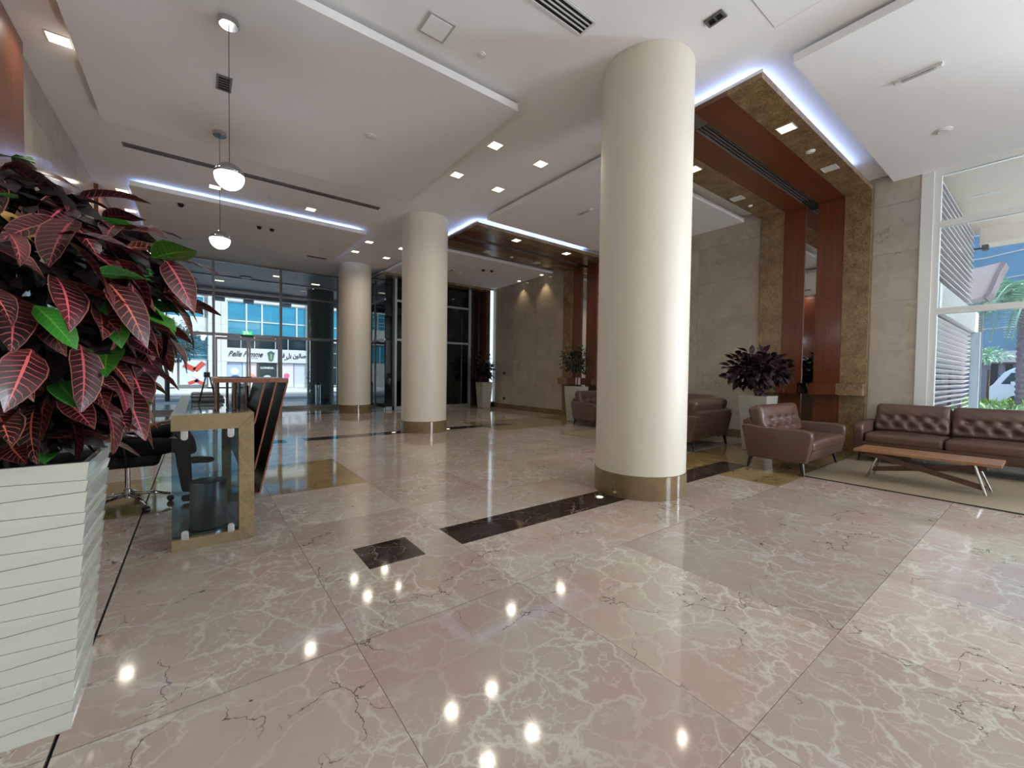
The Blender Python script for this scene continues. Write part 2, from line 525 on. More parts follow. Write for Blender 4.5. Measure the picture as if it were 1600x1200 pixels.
# walls with stone panels as pieces
def panel_wall(name, X, sgn, ranges, zlist, mat, base=True, bname='baseboard'):
    w = B().box(min(X, X + sgn * .2), max(X, X + sgn * .2), ranges[0][0], ranges[-1][1], 0, ZC).obj(name, mat)
    struct(w)
    for (y0, y1, dy) in ranges:
        n = max(1, round((y1 - y0) / dy)); d = (y1 - y0) / n
        for k in range(n):
            for z0, z1 in zip(zlist, zlist[1:]):
                a = X - sgn * .012
                o = B().box(min(a, X), max(a, X), y0 + k * d + .0015, y0 + (k + 1) * d - .0015, z0 + .0015, z1 - .0015).obj('stone_panel', mat, w)
                t = random.uniform(.93, 1.06); o.color = (t, t, t * random.uniform(.97, 1.01), 1)
    return w
zl = [.17, .98, 1.78, 2.58, 3.38, 4.18, ZC - .001]
panel_wall('wall_right', XR, 1, [(1.42, 2.0, .7), (3.78, 7.7, 1.31), (9.48, 13.43, 1.31)], zl, WALLM)
struct(B().box(XR, XR + .2, 13.4, YG, 0, ZC).obj('wall_right', WALLM))
for k, (a, b) in enumerate(((1.42, 2.02), (3.78, 7.7), (9.48, 13.43))):
    struct(B().box(XR - .03, XR - .0125, a, b, 0, .168).obj('baseboard_right', BASEM))
panel_wall('wall_left', XL, -1, [(YB, -2, 1.3), (-2, 4.8, 1.36), (6.62, 10.75, 1.37), (12.5, YG, 1.1)], zl, WALLM)
for (a, b) in ((YB, 4.8), (6.62, 10.75), (12.5, YG)):
    struct(B().box(XL + .0125, XL + .03, a, b, 0, .168).obj('baseboard_left', BASEM))
for k, (a, b) in enumerate(((4.87, 6.62), (10.75, 12.5))):
    t = thing('wood_wall_bay', ('red-brown wood panelled bay on the left wall at the upper left edge of the photo' if k == 0 else
              'red-brown wood panelled bay on the left wall, far one just above the croton leaves'), 'wall panel', (XL, (a + b) / 2, 0), group='wood bays on the left wall')
    for (u0, u1) in ((a, (a + b) / 2), ((a + b) / 2, b)):
        for (z0, z1) in ((0.0, 1.5), (1.5, 3.0), (3.0, ZC - .002)):
            B().box(.0, .07, u0 - (a + b) / 2 + .002, u1 - (a + b) / 2 - .002, z0 + .002, z1 - .002, bev=.002).obj('wood_panel', WOODV, t)
struct(B().box(XL, XR, YB - .2, YB, 0, ZC).obj('wall_back', WALLM))

# ---- entrance glazing
w1 = sempty('window_1')
def pane(x0, x1, y0, y1, z0, z1, parent, mat):
    return B().box(x0, x1, y0, y1, z0, z1).obj('pane', mat, parent)
mx = [XL, -1.0, .41, 2.24, 4.05, 5.09]
for x in mx[1:]:
    B().box(x - .035, x + .035, YG - .05, YG + .05, .0, ZC).obj('mullion', ALU, w1)
for z, t in ((.05, .05), (2.40, .045), (3.76, .03), (4.655, .025)):
    if z == .05:
        B().box(XL, .41, YG - .04, YG + .04, 0, .1).obj('sill', ALU, w1); B().box(2.24, 5.09, YG - .04, YG + .04, 0, .1).obj('sill', ALU, w1)
        B().box(.41, 2.24, YG - .06, YG + .1, 0, .02).obj('sill', ALU, w1)
    else:
        B().box(XL, 5.09, YG - .055, YG + .045, z - t, z + t).obj('transom', ALU, w1)
for a, b in zip(mx, mx[1:]):
    for z0, z1 in ((.1, 2.355), (2.445, 3.73), (3.79, 4.63)):
        if (a, b) == (.41, 2.24) and z0 < 1: continue
        pane(a + .035, b - .035, YG - .004, YG + .004, z0, z1, w1, GLASST)
d1 = sempty('door_1')
for a, b in ((.45, 1.32), (1.33, 2.2)):
    B().box(a, a + .05, YG - .03, YG + .02, .02, 2.33).obj('door_stile', ALU, d1)
    B().box(b - .05, b, YG - .03, YG + .02, .02, 2.33).obj('door_stile', ALU, d1)
    B().box(a + .05, b - .05, YG - .03, YG + .02, .02, .12).obj('door_rail', ALU, d1)
    B().box(a + .05, b - .05, YG - .03, YG + .02, 2.25, 2.33).obj('door_rail', ALU, d1)
    pane(a + .05, b - .05, YG - .008, YG, .12, 2.25, d1, GLASST)
# side return and front of the glass lobby at the right of the entrance
w2 = sempty('window_2')
YV = 13.9
for y in (YV, 14.85):
    B().box(5.06, 5.12, y - .03, y + .03, 0, ZC).obj('mullion', ALU, w2) if y > YV else None
B().box(5.045, 5.135, YV, YG, 4.56, ZC - .001).obj('header', BLACK, w2)
for z in (2.40, 3.76):
    B().box(5.06, 5.12, YV, YG - .06, z - .03, z + .03).obj('transom', ALU, w2)
for z0, z1 in ((.08, 2.37), (2.43, 3.73), (3.79, 4.56)):
    pane(5.086, 5.094, YV, YG - .06, z0, z1, w2, GLASST)
B().box(5.06, 5.12, YV, YG - .06, 0, .08).obj('sill', ALU, w2)
B().box(5.34, 5.42, YV - .04, YV + .04, 0, ZC).obj('mullion', BLACK, w2)
B().box(5.42, 5.50, YV - .03, YV + .03, 0, ZC).obj('mullion', ALU, w2)
B().box(5.09, 8.46, YV - .04, YV + .04, 4.53, ZC - .001).obj('header', BLACK, w2)
for x in (8.42,):
    B().box(x - .055, x + .055, YV - .04, YV + .04, 0, 4.53).obj('mullion', ALU, w2)
for z in (2.42, 3.76):
    B().box(5.5, 8.4, YV - .04, YV + .04, z - .035, z + .035).obj('transom', ALU, w2)
B().box(5.12, 8.4, YV - .04, YV + .04, 0, .11).obj('sill', ALU, w2)
for (a, b, gm) in ((5.12, 5.34, GLASST), (5.5, 7.44, GLASSD), (7.46, 8.36, GLASSD)):
    for z0, z1 in ((.11, 2.385), (2.455, 3.725), (3.795, 4.53)):
        pane(a, b, YV - .005, YV + .005, z0, z1, w2, gm)
B().box(7.435, 7.465, YV - .03, YV + .03, .11, 2.385).obj('door_stile', BLACK, w2)
B().tube([(7.40, YV - .07, .95), (7.40, YV - .07, 1.25)], .012).obj('handle', STEEL, w2)
# service room behind that grey glazing
sr = B(); sr.box(5.6, XR, YG + .02, YG + .2, 0, ZC)
struct(sr.obj('wall_lobby', plain('lobby_wall', '#6f7377', .5)))

# ---- right-hand window wall
w3 = sempty('window_3')
XW = XR + .05
B().box(XR - .02, XR + .16, 1.28, 1.42, 0, 4.6).obj('window_frame', ALUW, w3)
B().box(XR + .0, XR + .10, 1.20, 1.28, 0, 4.6).obj('window_frame', ALUW, w3)
for y in (-1.6, -4.2, -6.3):
    B().box(XR, XR + .10, y - .03, y + .03, 0, 4.5).obj('mullion', ALUW, w3)
for z, t in ((.06, .06), (2.36, .045), (3.70, .045), (4.52, .06)):
    B().box(XR, XR + .10, YB, 1.2, z - t, z + t).obj('transom', ALUW, w3)
ys = [YB, -6.3, -4.2, -1.6, 1.2]
for a, b in zip(ys, ys[1:]):
    for z0, z1 in ((.12, 2.315), (2.405, 3.655), (3.745, 4.46)):
        pane(XR + .045, XR + .055, a + .03, b - .03 if b < 1 else b, z0, z1, w3, GLASSC)

# ---- round columns
def column(y, label):
    t = thing('column', label, 'column', (4.05, y, 0), group='round columns in a row')
    B().lathe([(.495, .25), (.495, ZC - .002)], 72).obj('shaft', CREAM, t, smooth='auto')
    B().lathe([(.505, 0), (.505, .245), (.497, .25)], 72).obj('base', BASEM, t, smooth='auto')
    return t
column(2.9, 'large round cream column in front, nearest one beside the leather armchair')
column(8.6, 'middle round cream column with brown marble base, second from the front')
column(13.75, 'farthest inside round column, just in front of the entrance glass')
column(-2.8, 'round cream column behind the photographer')

# ---- hung ceiling panels (rafts)
def raft(x0, x1, y0, y1, label, led=''):
    t = thing('ceiling_raft', label, 'ceiling panel', ((x0 + x1) / 2, (y0 + y1) / 2, ZS), group='hung white ceiling rafts')
    hx, hy = (x1 - x0) / 2, (y1 - y0) / 2
    B().box(-hx, hx, -hy, hy, 0, .085).obj('lower_board', RAFTM, t)
    ins = .16
    ax0 = -hx + (ins if x0 > XL + .1 else 0)
    ax1 = hx - (ins if x1 < XR - .1 else 0)
    B().box(ax0, ax1, -hy + ins, hy - ins, .085, ZC - ZS).obj('upper_board', RAFTM, t)
    if 'n' in led: B().box(ax0, ax1, -hy + ins - .03, -hy + ins - .005, .088, .104).obj('led_strip', LEDB, t)
    if 'f' in led: B().box(ax0, ax1, hy - ins + .005, hy - ins + .03, .088, .104).obj('led_strip', LEDB, t)
    if 'l' in led: B().box(ax0 - .03, ax0 - .005, -hy + ins, hy - ins, .088, .104).obj('led_strip', LEDB, t)
    if 'r' in led: B().box(ax1 + .005, ax1 + .03, -hy + ins, hy - ins, .088, .104).obj('led_strip', LEDB, t)
    return t
raft(-.98, 3.18, 4.15, 7.67, 'hung white ceiling raft carrying the two round pendant lamps')
raft(-.95, 3.22, 10.05, 13.4, 'hung ceiling raft with blue-lit edges before the entrance glass', 'nlr')
raft(4.93, XR, -2.0, 1.76, 'bright hung ceiling raft over the sofa, nearest on the right')
raft(4.93, XR, 4.12, 7.45, 'hung ceiling raft between the front and middle wood portals, behind the big column')
raft(4.93, XR, 10.0, 13.35, 'far right hung ceiling raft with twin dome cameras')
raft(-.98, 3.18, -2.0, 1.76, 'hung ceiling raft above the photographer')

# ---- wood and gold stone portals on the right side
def portal(yc, label, off=False):
    t = thing('portal', label, 'portal', (XR, yc, 0), group='wood and gold stone portals')
    bands = [(-.87, -.50, 'g'), (-.50, -.10, 'w'), (-.10, .09, 'm'), (.09, .45, 'w'), (.45, .87, 'g')]
    L = 4.37; z0, z1 = 4.50, 4.575
    for a, b, k in bands:
        e = .0015
        if k == 'g':
            for u in range(4):
                B().box(-L + u * L / 4 + e, -L + (u + 1) * L / 4 - e, a + e, b - e, z0, z1).obj('beam_stone', GOLD, t)
            for (c0, c1) in ((0, 1.0), (1.2, 2.4), (2.4, 3.5), (3.5, 4.5)):
                B().box(-.06, 0, a + e, b - e, c0 + e, c1 - e).obj('pilaster_stone', GOLD, t)
        elif k == 'w':
            for u in range(2):
                B().box(-L + u * L / 2 + e, -L + (u + 1) * L / 2 - e, a + e, b - e, z0 + .005, z1).obj('beam_wood', WOODH, t)
            for (c0, c1) in ((0, 1.0), (1.2, 2.75), (2.75, 4.5)):
                B().box(-.055, 0, a + e, b - e, c0 + e, c1 - e).obj('pilaster_wood', WOODV, t)
        else:
            B().box(-L + .4, -.3, a, b, z1 - .005, z1).obj('grille_back', DARKG, t)
            B().box(-L + .001, -L + .4, a, b, z0 + .03, z1).obj('grille_end', SLOTG, t)
            B().box(-L + .4, -.05, a, a + .018, z0 + .012, z1 - .004).obj('grille_frame', SLOTG, t)
            B().box(-L + .4, -.05, b - .018, b, z0 + .012, z1 - .004).obj('grille_frame', SLOTG, t)
            for q in range(3):
                yy = a + .045 + q * .045
                B().box(-L + .4, -.28, yy - .006, yy + .006, z0 + .02, z1 - .006).obj('grille_blade', SLOTG, t)
            B().box(-.03, 0, a, b, .0, 4.5).obj('mirror', MIRROR, t)
            B().box(-.3, 0, a, b, z0 + .01, z1).obj('grille_end', DARKG, t)
    # ledge
    for a, b, k in bands:
        m = {'g': GOLD, 'w': WOODV, 'm': MIRROR}[k]
        B().box(-.26, -.0, a + (0 if k == 'm' else .0015), b - (0 if k == 'm' else .0015), 1.0, 1.2).obj('ledge_block', m, t)
    # upper core, edge strips and LED cove
    B().box(-L + .13, 0, -.74, .74, z1, ZC - .002).obj('beam_core', WHITE, t)
    B().box(-L - .012, -L, -.88, .88, z1 - .02, z1 + .012).obj('edge_strip', WHITE, t)
    if not off:
        B().box(-L + .095, -L + .125, -.74, .74, z1 + .002, z1 + .016).obj('led_strip', LEDB, t)
        B().box(-L + .13, -.9, -.775, -.745, z1 + .002, z1 + .016).obj('led_strip', LEDB, t)
    return t
portal(PORT_Y[1], 'front wood and gold stone portal, behind the leather armchair')
portal(PORT_Y[2], 'middle wood and gold stone portal, seen between the two front columns')
p3 = portal(PORT_Y[3], 'far wood and gold stone portal inside the grey glass lobby', True)
portal(PORT_Y[0], 'portal behind the photographer')
# emissive white strip beside the far portal
o = B().box(XR - .13, XR - .02, 13.39, 13.43, 0.2, 4.5).obj('white_strip', plain('strip_white', '#e8f4ff', .4, emis='#d8ecff', es=.5))
tag(o, 'tall narrow white strip between marble wall and far portal', 'light')
o = B().box(XR - .22, XR - .02, 13.25, 13.36, 0, .2, bev=.01).obj('floor_box', BLACK)
tag(o, 'small black box on the floor at the foot of the white strip', 'box')

# ------------------------------------------------------------------ foliage helpers
def leaf_mesh(name, L, W, droop=.3, fold=.25, nu=6, nv=4, wave=.0, mat=None, seed=0, tipw=.9):
    rr = random.Random(seed)
    bm = bmesh.new(); uvl = bm.loops.layers.uv.new('UVMap')
    g = []
    ph = rr.uniform(0, 6)
    for i in range(nu + 1):
        u = i / nu
        w = W * .5 * (math.sin(PI * min(1, u ** tipw)) ** .8 if 0 < u < 1 else 0) * (1.05 - .25 * u) + .0012
        row = []
        for j in range(nv + 1):
            v = j / nv * 2 - 1
            x = L * (u - .06 * droop * u * u)
            y = w * v
            z = -droop * L * u * u * .6 + fold * abs(v) * w + wave * W * math.sin(u * 9 + ph + v * 1.5) * abs(v)
            row.append((bm.verts.new((x, y, z)), u, (v + 1) / 2))
        g.append(row)
    for i in range(nu):
        for j in range(nv):
            q = [g[i][j], g[i + 1][j], g[i + 1][j + 1], g[i][j + 1]]
            f = bm.faces.new([a[0] for a in q]); f.smooth = True
            for lp, a in zip(f.loops, q): lp[uvl].uv = (a[1], a[2])
    me = bpy.data.meshes.new(name); bm.to_mesh(me); bm.free()
    if mat: me.materials.append(mat)
    return me

def leaf_cloud(name, pts, L, W, mat, parent=None, rnd=None, nu=3, out=None, droop=.4, var=.35, spread=.6):
    """many small leaves joined in one mesh; pts = list of (pos, outward direction)"""
    rnd = rnd or random
    V, F, UV = [], [], []
    for p, d in pts:
        s = rnd.uniform(1 - var, 1 + var)
        d = (Vector(d) + Vector((rnd.uniform(-spread, spread), rnd.uniform(-spread, spread), rnd.uniform(-spread * .8, spread * .6)))).normalized()
        side = d.cross(Vector((0, 0, 1)))
        if side.length < .1: side = Vector((1, 0, 0))
        side.normalize()
        q = Matrix.Rotation(rnd.uniform(-.9, .9), 3, d); side = q @ side
        n = side.cross(d)
        b = len(V)
        prof = [(0, .0), (.3, .85), (.62, .9), (1, .0)] if nu >= 3 else [(0, 0), (.5, 1), (1, 0)]
        for (u, w) in prof:
            c = Vector(p) + d * (L * s * u) - n * (droop * L * s * u * u * .5)
            if w == 0: V.append(c); UV.append((u, .5))
            else:
                V.append(c + side * (W * s * w * .5) + n * (W * .12)); UV.append((u, 0))
                V.append(c - side * (W * s * w * .5) + n * (W * .12)); UV.append((u, 1))
        if nu >= 3:
            F += [(b, b + 1, b + 2), (b + 1, b + 3, b + 4, b + 2), (b + 3, b + 5, b + 4)]
        else: F += [(b, b + 1, b + 3, b + 2)]
    me = bpy.data.meshes.new(name); me.from_pydata([tuple(v) for v in V], [], F)
    uvl = me.uv_layers.new(name='UVMap')
    for lp in me.loops: uvl.data[lp.index].uv = UV[lp.vertex_index]
    me.materials.append(mat)
    o = bpy.data.objects.new(name, me); COL.objects.link(o)
    if parent is not None: o.parent = parent
    o['kind'] = 'stuff'
    return o

def blob_pts(c, r, n, rnd, inner=.55, lump=0.0):
    out = []
    for _ in range(n):
        d = Vector((rnd.gauss(0, 1), rnd.gauss(0, 1), rnd.gauss(0, 1))).normalized()
        k = rnd.uniform(inner, 1) * (1 + lump * math.sin(d.x * 7 + d.z * 5) * math.cos(d.y * 6))
        out.append((Vector((c[0] + d.x * r[0] * k, c[1] + d.y * r[1] * k, c[2] + d.z * r[2] * k)), d))
    return out

# ------------------------------------------------------------------ outside, beyond the entrance
PAVE = plain('dark_paving', '#4c4f55', .25, noise=.15, nscale=2)
PAVL = plain('light_paving', '#c9c6c2', .7, noise=.08, nscale=3)
ROAD = plain('asphalt', '#6f737a', .85, noise=.12, nscale=30)
STONE = plain('pale_stone', '#d2cec7', .7, noise=.04, nscale=4)
BGLASS = plain('blue_window_glass', '#2f86a3', .08, metal=.35, noise=.3, nscale=1.5)
DGLASS = plain('dark_window_glass', '#1c3442', .08, metal=.3, noise=.2, nscale=2)
SOFF = plain('grey_soffit', '#8d8f92', .5, noise=.06, nscale=2)
SOFC = plain('cream_soffit', '#d9cfc2', .6, noise=.04, nscale=2)
TAN = plain('tan_cladding', '#c99b6d', .6)
OUTL = plain('outdoor_leaves', '#5b8a4e', .6, noise=.35, nscale=3)
OUTD = plain('dusty_leaves', '#3d6468', .6, noise=.35, nscale=3)
GRASSM = plain('grass_blades', '#6fa03a', .6, noise=.35, nscale=2)
CONC = plain('bowl_concrete', '#a8a4a0', .6)
INK = plain('black_lettering', '#15151a', .5)
EMBL = plain('green_emblem', '#41584f', .5)
def flat(name, col): return plain(name, col, .6)

struct(B().box(-14, 24, YG, 19.9, -.16, -.02).obj('ground_entrance', PAVE))
st = sempty('ground_street')
B().box(-30, 45, 19.9, 21.6, -.2, -.03).obj('pavement', PAVL, st)
B().box(-30, 45, 21.6, 28.2, -.3, -.08).obj('road', ROAD, st)
B().box(-30, 45, 28.2, 28.4, -.3, .0).obj('kerb', PAVL, st)
B().box(-30, 45, 28.4, 36.4, -.3, -.02).obj('pavement', PAVL, st)
B().box(4.4, 9.9, 21.2, 21.5, -.03, .0).obj('kerb', STONE, st)

# soffit over the entrance drop-off
ts = sempty('ceiling_porch')
B().box(-14, 24, YG + .3, 21.9, 4.72, 4.9).obj('soffit', SOFF, ts)
B().box(-14, 24, 21.5, 21.9, 4.42, 4.72).obj('fascia', SOFF, ts)
B().box(-14, 24, 18.5, 18.6, 4.68, 4.72).obj('joint_strip', ALUW, ts)
t = thing('column', 'dark round column outside, seen through the entrance glass', 'column', (4.25, 19.3, 0))
B().lathe([(.52, .3), (.52, 4.72)], 48).obj('shaft', plain('grey_column', '#55534d', .6), t, smooth='auto')
B().lathe([(.53, -.02), (.53, .3)], 48).obj('base', plain('dark_base', '#2b2620', .4), t, smooth='auto')
t = thing('litter_bin', 'slim steel litter bin standing against the dark outside column', 'bin', (4.0, 18.62, -.02))
B().lathe([(.11, 0), (.11, .75), (.1, .76)], 20).obj('body', STEEL, t, smooth='auto')
B().lathe([(.112, .76), (.112, .8), (.09, .86)], 20).obj('lid', BLACK, t, smooth='auto')
lb = ['left', 'middle', 'right']
for k, (x, lab) in enumerate(((.78, 'white floodlight on the porch edge, left one of three'), (1.85, 'white floodlight on the porch edge, middle one above the exit sign'), (3.35, 'white floodlight on the porch edge, right one of three'))):
    t = thing('floodlight', lab, 'lamp', (x, 21.98, 4.44), group='floodlights on the porch edge')
    B().box(-.2, .2, 0, .2, -.14, .16, rot=Matrix.Rotation(-.5, 3, 'X'), bev=.02).obj('housing', ALUW, t)
    B().box(-.14, .14, -.08, .02, -.02, .02).obj('bracket', ALUW, t)
for k, (x, y, l) in enumerate(((.7, 19.6, 'lit rectangular downlight in the porch ceiling just left of the door mullion'), (2.35, 17.3, 'lit rectangular downlight in the porch ceiling right of the disc speaker'),
        (3.75, 17.9, 'lit downlight in the porch ceiling above the dark outside column, upper one'), (4.0, 19.0, 'lit downlight in the porch ceiling touching the dark outside column, lower one'),
        (6.9, 18.2, 'lit rectangular downlight in the porch ceiling right of the far inside column'), (-.6, 20.2, 'lit downlight in the porch ceiling beside the croton leaf tips'))):
    t = thing('porch_downlight', l, 'light', (x, y, 4.72), group='downlights in the porch ceiling')
    B().box(-.14, .14, -.07, .07, -.01, 0).obj('lamp_face', LAMP, t)
o = B().lathe([(.2, 0), (.2, .03)], 24, (1.45, 18.2, 4.685)).obj('porch_speaker', SOFF); tag(o, 'round grey disc speaker in the porch ceiling outside', 'speaker')
o = B().lathe([(.2, 0), (.2, .03)], 24, (7.6, 18.3, 4.685)).obj('porch_speaker', SOFF); tag(o, 'round grey disc in the porch ceiling seen right of the far column', 'speaker')

def text_obj(name, s, size, mat, parent, loc, shear=0, bold=.0, ext=.01, align='LEFT', width=None):
    c = bpy.data.curves.new(name, 'FONT'); c.body = s; c.size = size; c.shear = shear; c.extrude = ext; c.offset = bold
    c.align_x = align
    tmp = bpy.data.objects.new(name + '_tmp', c); COL.objects.link(tmp)
    bpy.context.view_layer.update()
    dg = bpy.context.evaluated_depsgraph_get()
    me = bpy.data.meshes.new_from_object(tmp.evaluated_get(dg))
    bpy.data.objects.remove(tmp)
    me.materials.clear(); me.materials.append(mat)
    if width:
        xs = [v.co.x for v in me.vertices]; w = max(xs) - min(xs); x0 = min(xs)
        for v in me.vertices: v.co.x = (v.co.x - x0) * width / w
    o = link(name, me, parent, loc, (PI / 2, 0, 0))
    return o

# shop building
YF = 36.0
tb = thing('shop_building', 'pale stone building with blue windows and a salon sign across the street', 'building', (4.0, YF, 0))
def fb(name, x0, x1, z0, z1, mat, y0=0.0, y1=.3, parent=tb):
    return B().box(x0 - 4, x1 - 4, y0, y1, z0, z1).obj(name, mat, parent)
def grid(x0, x1, z0, z1, xs_, zs_, mat, parent=tb, fr=.05, y=.12):
    w = fb('window', x0, x1, z0, z1, mat, y, y + .05, parent)
    for x in [x0 + fr / 2] + list(xs_) + [x1 - fr / 2]:
        B().box(x - fr - 4, x + fr - 4, y - .08, y, z0, z1).obj('mullion', STONE, w)
    for z in [z0 + fr / 2] + list(zs_) + [z1 - fr / 2]:
        B().box(x0 - 4, x1 - 4, y - .07, y, z - fr * .8, z + fr * .8).obj('transom', STONE, w)
    return w
fb('wall', -14, 8.28, 0, 14, STONE, .35, 3)
fb('pier', .62, 1.69, 0, 12, STONE, -.25, .35); fb('pier', 6.9, 8.28, 0, 12, STONE, -.25, .35)
for x in (.98, 1.36, 7.5): fb('pier_groove', x - .01, x + .01, 0, 12, flat('groove', '#9a958c'), -.256, -.25)
for k in range(3): fb('pier_joint', .62, 1.69, 1.9 + k * 2.6, 1.92 + k * 2.6, flat('groove2', '#a8a298'), -.256, -.25)
grid(1.69, 6.9, 3.8, 6.25, (2.89, 3.87, 5.1, 6.2), (4.87,), BGLASS)
grid(1.69, 6.9, 7.0, 9.6, (2.89, 3.87, 5.1, 6.2), (8.2,), BGLASS)
fb('spandrel', 1.69, 6.9, 6.25, 7.0, STONE, .0, .35)
grid(1.69, 6.9, 2.87, 3.8, (2.55, 3.4, 4.75, 5.6), (), DGLASS, fr=.02)
# left part
fb('spandrel', -9, .62, 3.62, 4.9, STONE, .0, .35)
grid(-6, .4, 4.9, 6.35, (-.65, -2.4, -4.2), (5.25, 5.55, 6.0), BGLASS, fr=.03)
grid(-9, .62, 2.0, 3.62, (-2.6,), (2.3,), BGLASS, fr=.02)
fb('side_panel', -.95, .55, .25, 1.95, flat('pale_poster_board', '#cfd2dc'), .02, .12)
fb('white_door', -1.62, -1.08, .1, 1.95, STONE, -.06, .1)
fb('stone_screen', -9, -1.7, 0, 2.0, plain('grey_stone', '#b9b6b0', .7), .05, .3)
pm = flat('red_ribbon', '#c4473b')
b = B()
for (cx, cz, a, l, w_) in ((-.42, 1.45, -.5, .7, .32), (.12, 1.5, .85, .75, .32), (-.2, .45, .4, .6, .2), (.15, .42, -.5, .6, .2)):
    R_ = Matrix.Rotation(-a, 3, 'Y')
    b.box(cx - l / 2 - 4, cx + l / 2 - 4, -.01, .015, cz - w_ / 2, cz + w_ / 2, rot=R_)
pb = b.obj('red_print', pm, tb)
B().lathe([(.26, 0), (.26, .01)], 24).obj('pale_disc', flat('pale_print', '#dfe2e6'), tb).matrix_local = Matrix.Translation((-.0 - 4, .0, .95)) @ Matrix.Rotation(PI / 2, 4, 'X')
# salon sign
sg = fb('sign_board', 1.69, 6.9, 1.88, 2.87, flat('sign_white', '#cfccce'), -.12, .05)
text_obj('lettering', 'Belle Femme', .56, INK, sg, (1.76 - 4, -.125, 2.28), shear=.5, bold=.014, width=2.15)
text_obj('small_lettering', 'S A L O N', .09, INK, sg, (3.2 - 4, -.125, 2.14), bold=.003)
ar = '\uFEE1\uFE8E\uFED3 \uFEDE\uFE91 \uFEE5\uFEEE\uFEDF\uFE8E\uFEBB'
text_obj('arabic_lettering', ar, .46, INK, sg, (4.92 - 4, -.125, 2.30), bold=.016, width=1.9)
text_obj('small_lettering', '\uFEE5\uFEEE\uFEDF\uFE8E\uFEBB', .10, INK, sg, (5.3 - 4, -.125, 2.12), bold=.004)
B().prism([(4.2 - 4, 2.62), (4.43 - 4, 2.76), (4.68 - 4, 2.6), (4.62 - 4, 2.45), (4.58 - 4, 2.1), (4.44 - 4, 1.98), (4.3 - 4, 2.1), (4.25 - 4, 2.45)], -.17, -.121).obj('emblem', EMBL, sg)
B().prism([(4.36 - 4, 2.45), (4.44 - 4, 2.6), (4.52 - 4, 2.45), (4.5 - 4, 2.15), (4.44 - 4, 2.06), (4.38 - 4, 2.15)], -.18, -.171).obj('emblem_petal', flat('emblem_gold', '#8a9a72'), sg)
# shop front
shop = [(1.72, 2.62, '#aebbd2', 'poster'), (2.66, 2.84, '#d7dde6', 'shop_pane'), (2.88, 3.5, '#d8c4c6', 'poster'), (3.55, 4.82, '#1f2b2b', 'poster'),
        (4.86, 5.1, '#d6cfd2', 'shop_pane'), (5.14, 5.98, '#d9ccd6', 'poster'), (6.02, 6.9, '#c3c4cc', 'shop_pane')]
P_ = {}
for k, (a, c_, h_, nm) in enumerate(shop):
    P_[k] = fb(nm, a, c_, .25 if nm == 'poster' else .05, 1.84, flat('print_%d' % k, h_), .02, .1)
for x in (1.70, 2.64, 2.86, 3.52, 4.84, 5.12, 6.0): fb('shop_post', x - .02, x + .02, 0, 1.88, ALU, -.01, .12)
fb('shop_plinth', 1.69, 6.9, 0, .25, STONE, .0, .3)
text_obj('poster_lettering', 'LONDA', .2, flat('pale_ink', '#d4e0dc'), P_[3], (3.78 - 4, .015, 1.42), bold=.008, width=.85)
B().prism([(4.2 - 4 + .36 * math.cos(a / 12 * PI), .52 + .42 * math.sin(a / 12 * PI)) for a in range(13)], 0.0, .019).obj('pale_print', flat('mint_print', '#c5d8cf'), P_[3])
B().prism([(4.2 - 4 + .5 * math.cos(a / 12 * PI), .7 + .46 * math.sin(a / 12 * PI)) for a in range(13)], 0.012, .0195).obj('dark_print', flat('deep_print', '#16202a'), P_[3])
b = B(); b.ball((2.2 - 4, .0, .7), .3, sc=(1, .05, .8)); b.obj('blue_print', flat('blue_print', '#38558c'), P_[0])
b = B(); b.ball((2.15 - 4, .0, 1.2), .25, sc=(1, .05, 1)); b.obj('pale_print', flat('silver_print', '#dfe7ee'), P_[0])
b = B(); b.ball((3.2 - 4, .0, .8), .22, sc=(1.1, .05, 1)); b.obj('orange_print', flat('orange_print', '#d98f7a'), P_[2])
b = B(); b.ball((5.5 - 4, .0, .9), .2, sc=(1, .05, 1)); b.obj('pink_print', flat('pink_print', '#d8638a'), P_[5])
# right-hand building
tr = thing('office_building', 'pale building with white-gridded blue windows, seen between the two rear columns', 'building', (4.0, YF, 0))
fb('wall', 8.31, 22, 0, 14, STONE, .35, 3, tr)
grid(8.32, 13.3, 3.9, 6.25, (9.5, 10.5, 11.45, 12.4), (4.83,), BGLASS, tr)
grid(8.32, 13.3, 7.0, 9.6, (9.5, 10.5, 11.45, 12.4), (8.2,), BGLASS, tr)
grid(13.5, 22, 3.9, 6.25, (14.8, 16.1, 17.4, 18.7, 20), (4.83,), BGLASS, tr)
grid(8.32, 13.1, .1, 3.6, (9.3, 10.9, 12.0), (1.6, 2.75), DGLASS, tr, fr=.025)
fb('band', 8.32, 22, 3.6, 3.9, STONE, -.05, .35, tr); fb('band', 8.32, 22, 6.25, 7.0, STONE, -.05, .35, tr)
fb('tan_pier', 13.1, 13.75, 0, 3.6, TAN, -.1, .35, tr); fb('tan_pier', 14.4, 15.2, 0, 3.6, TAN, -.1, .35, tr)

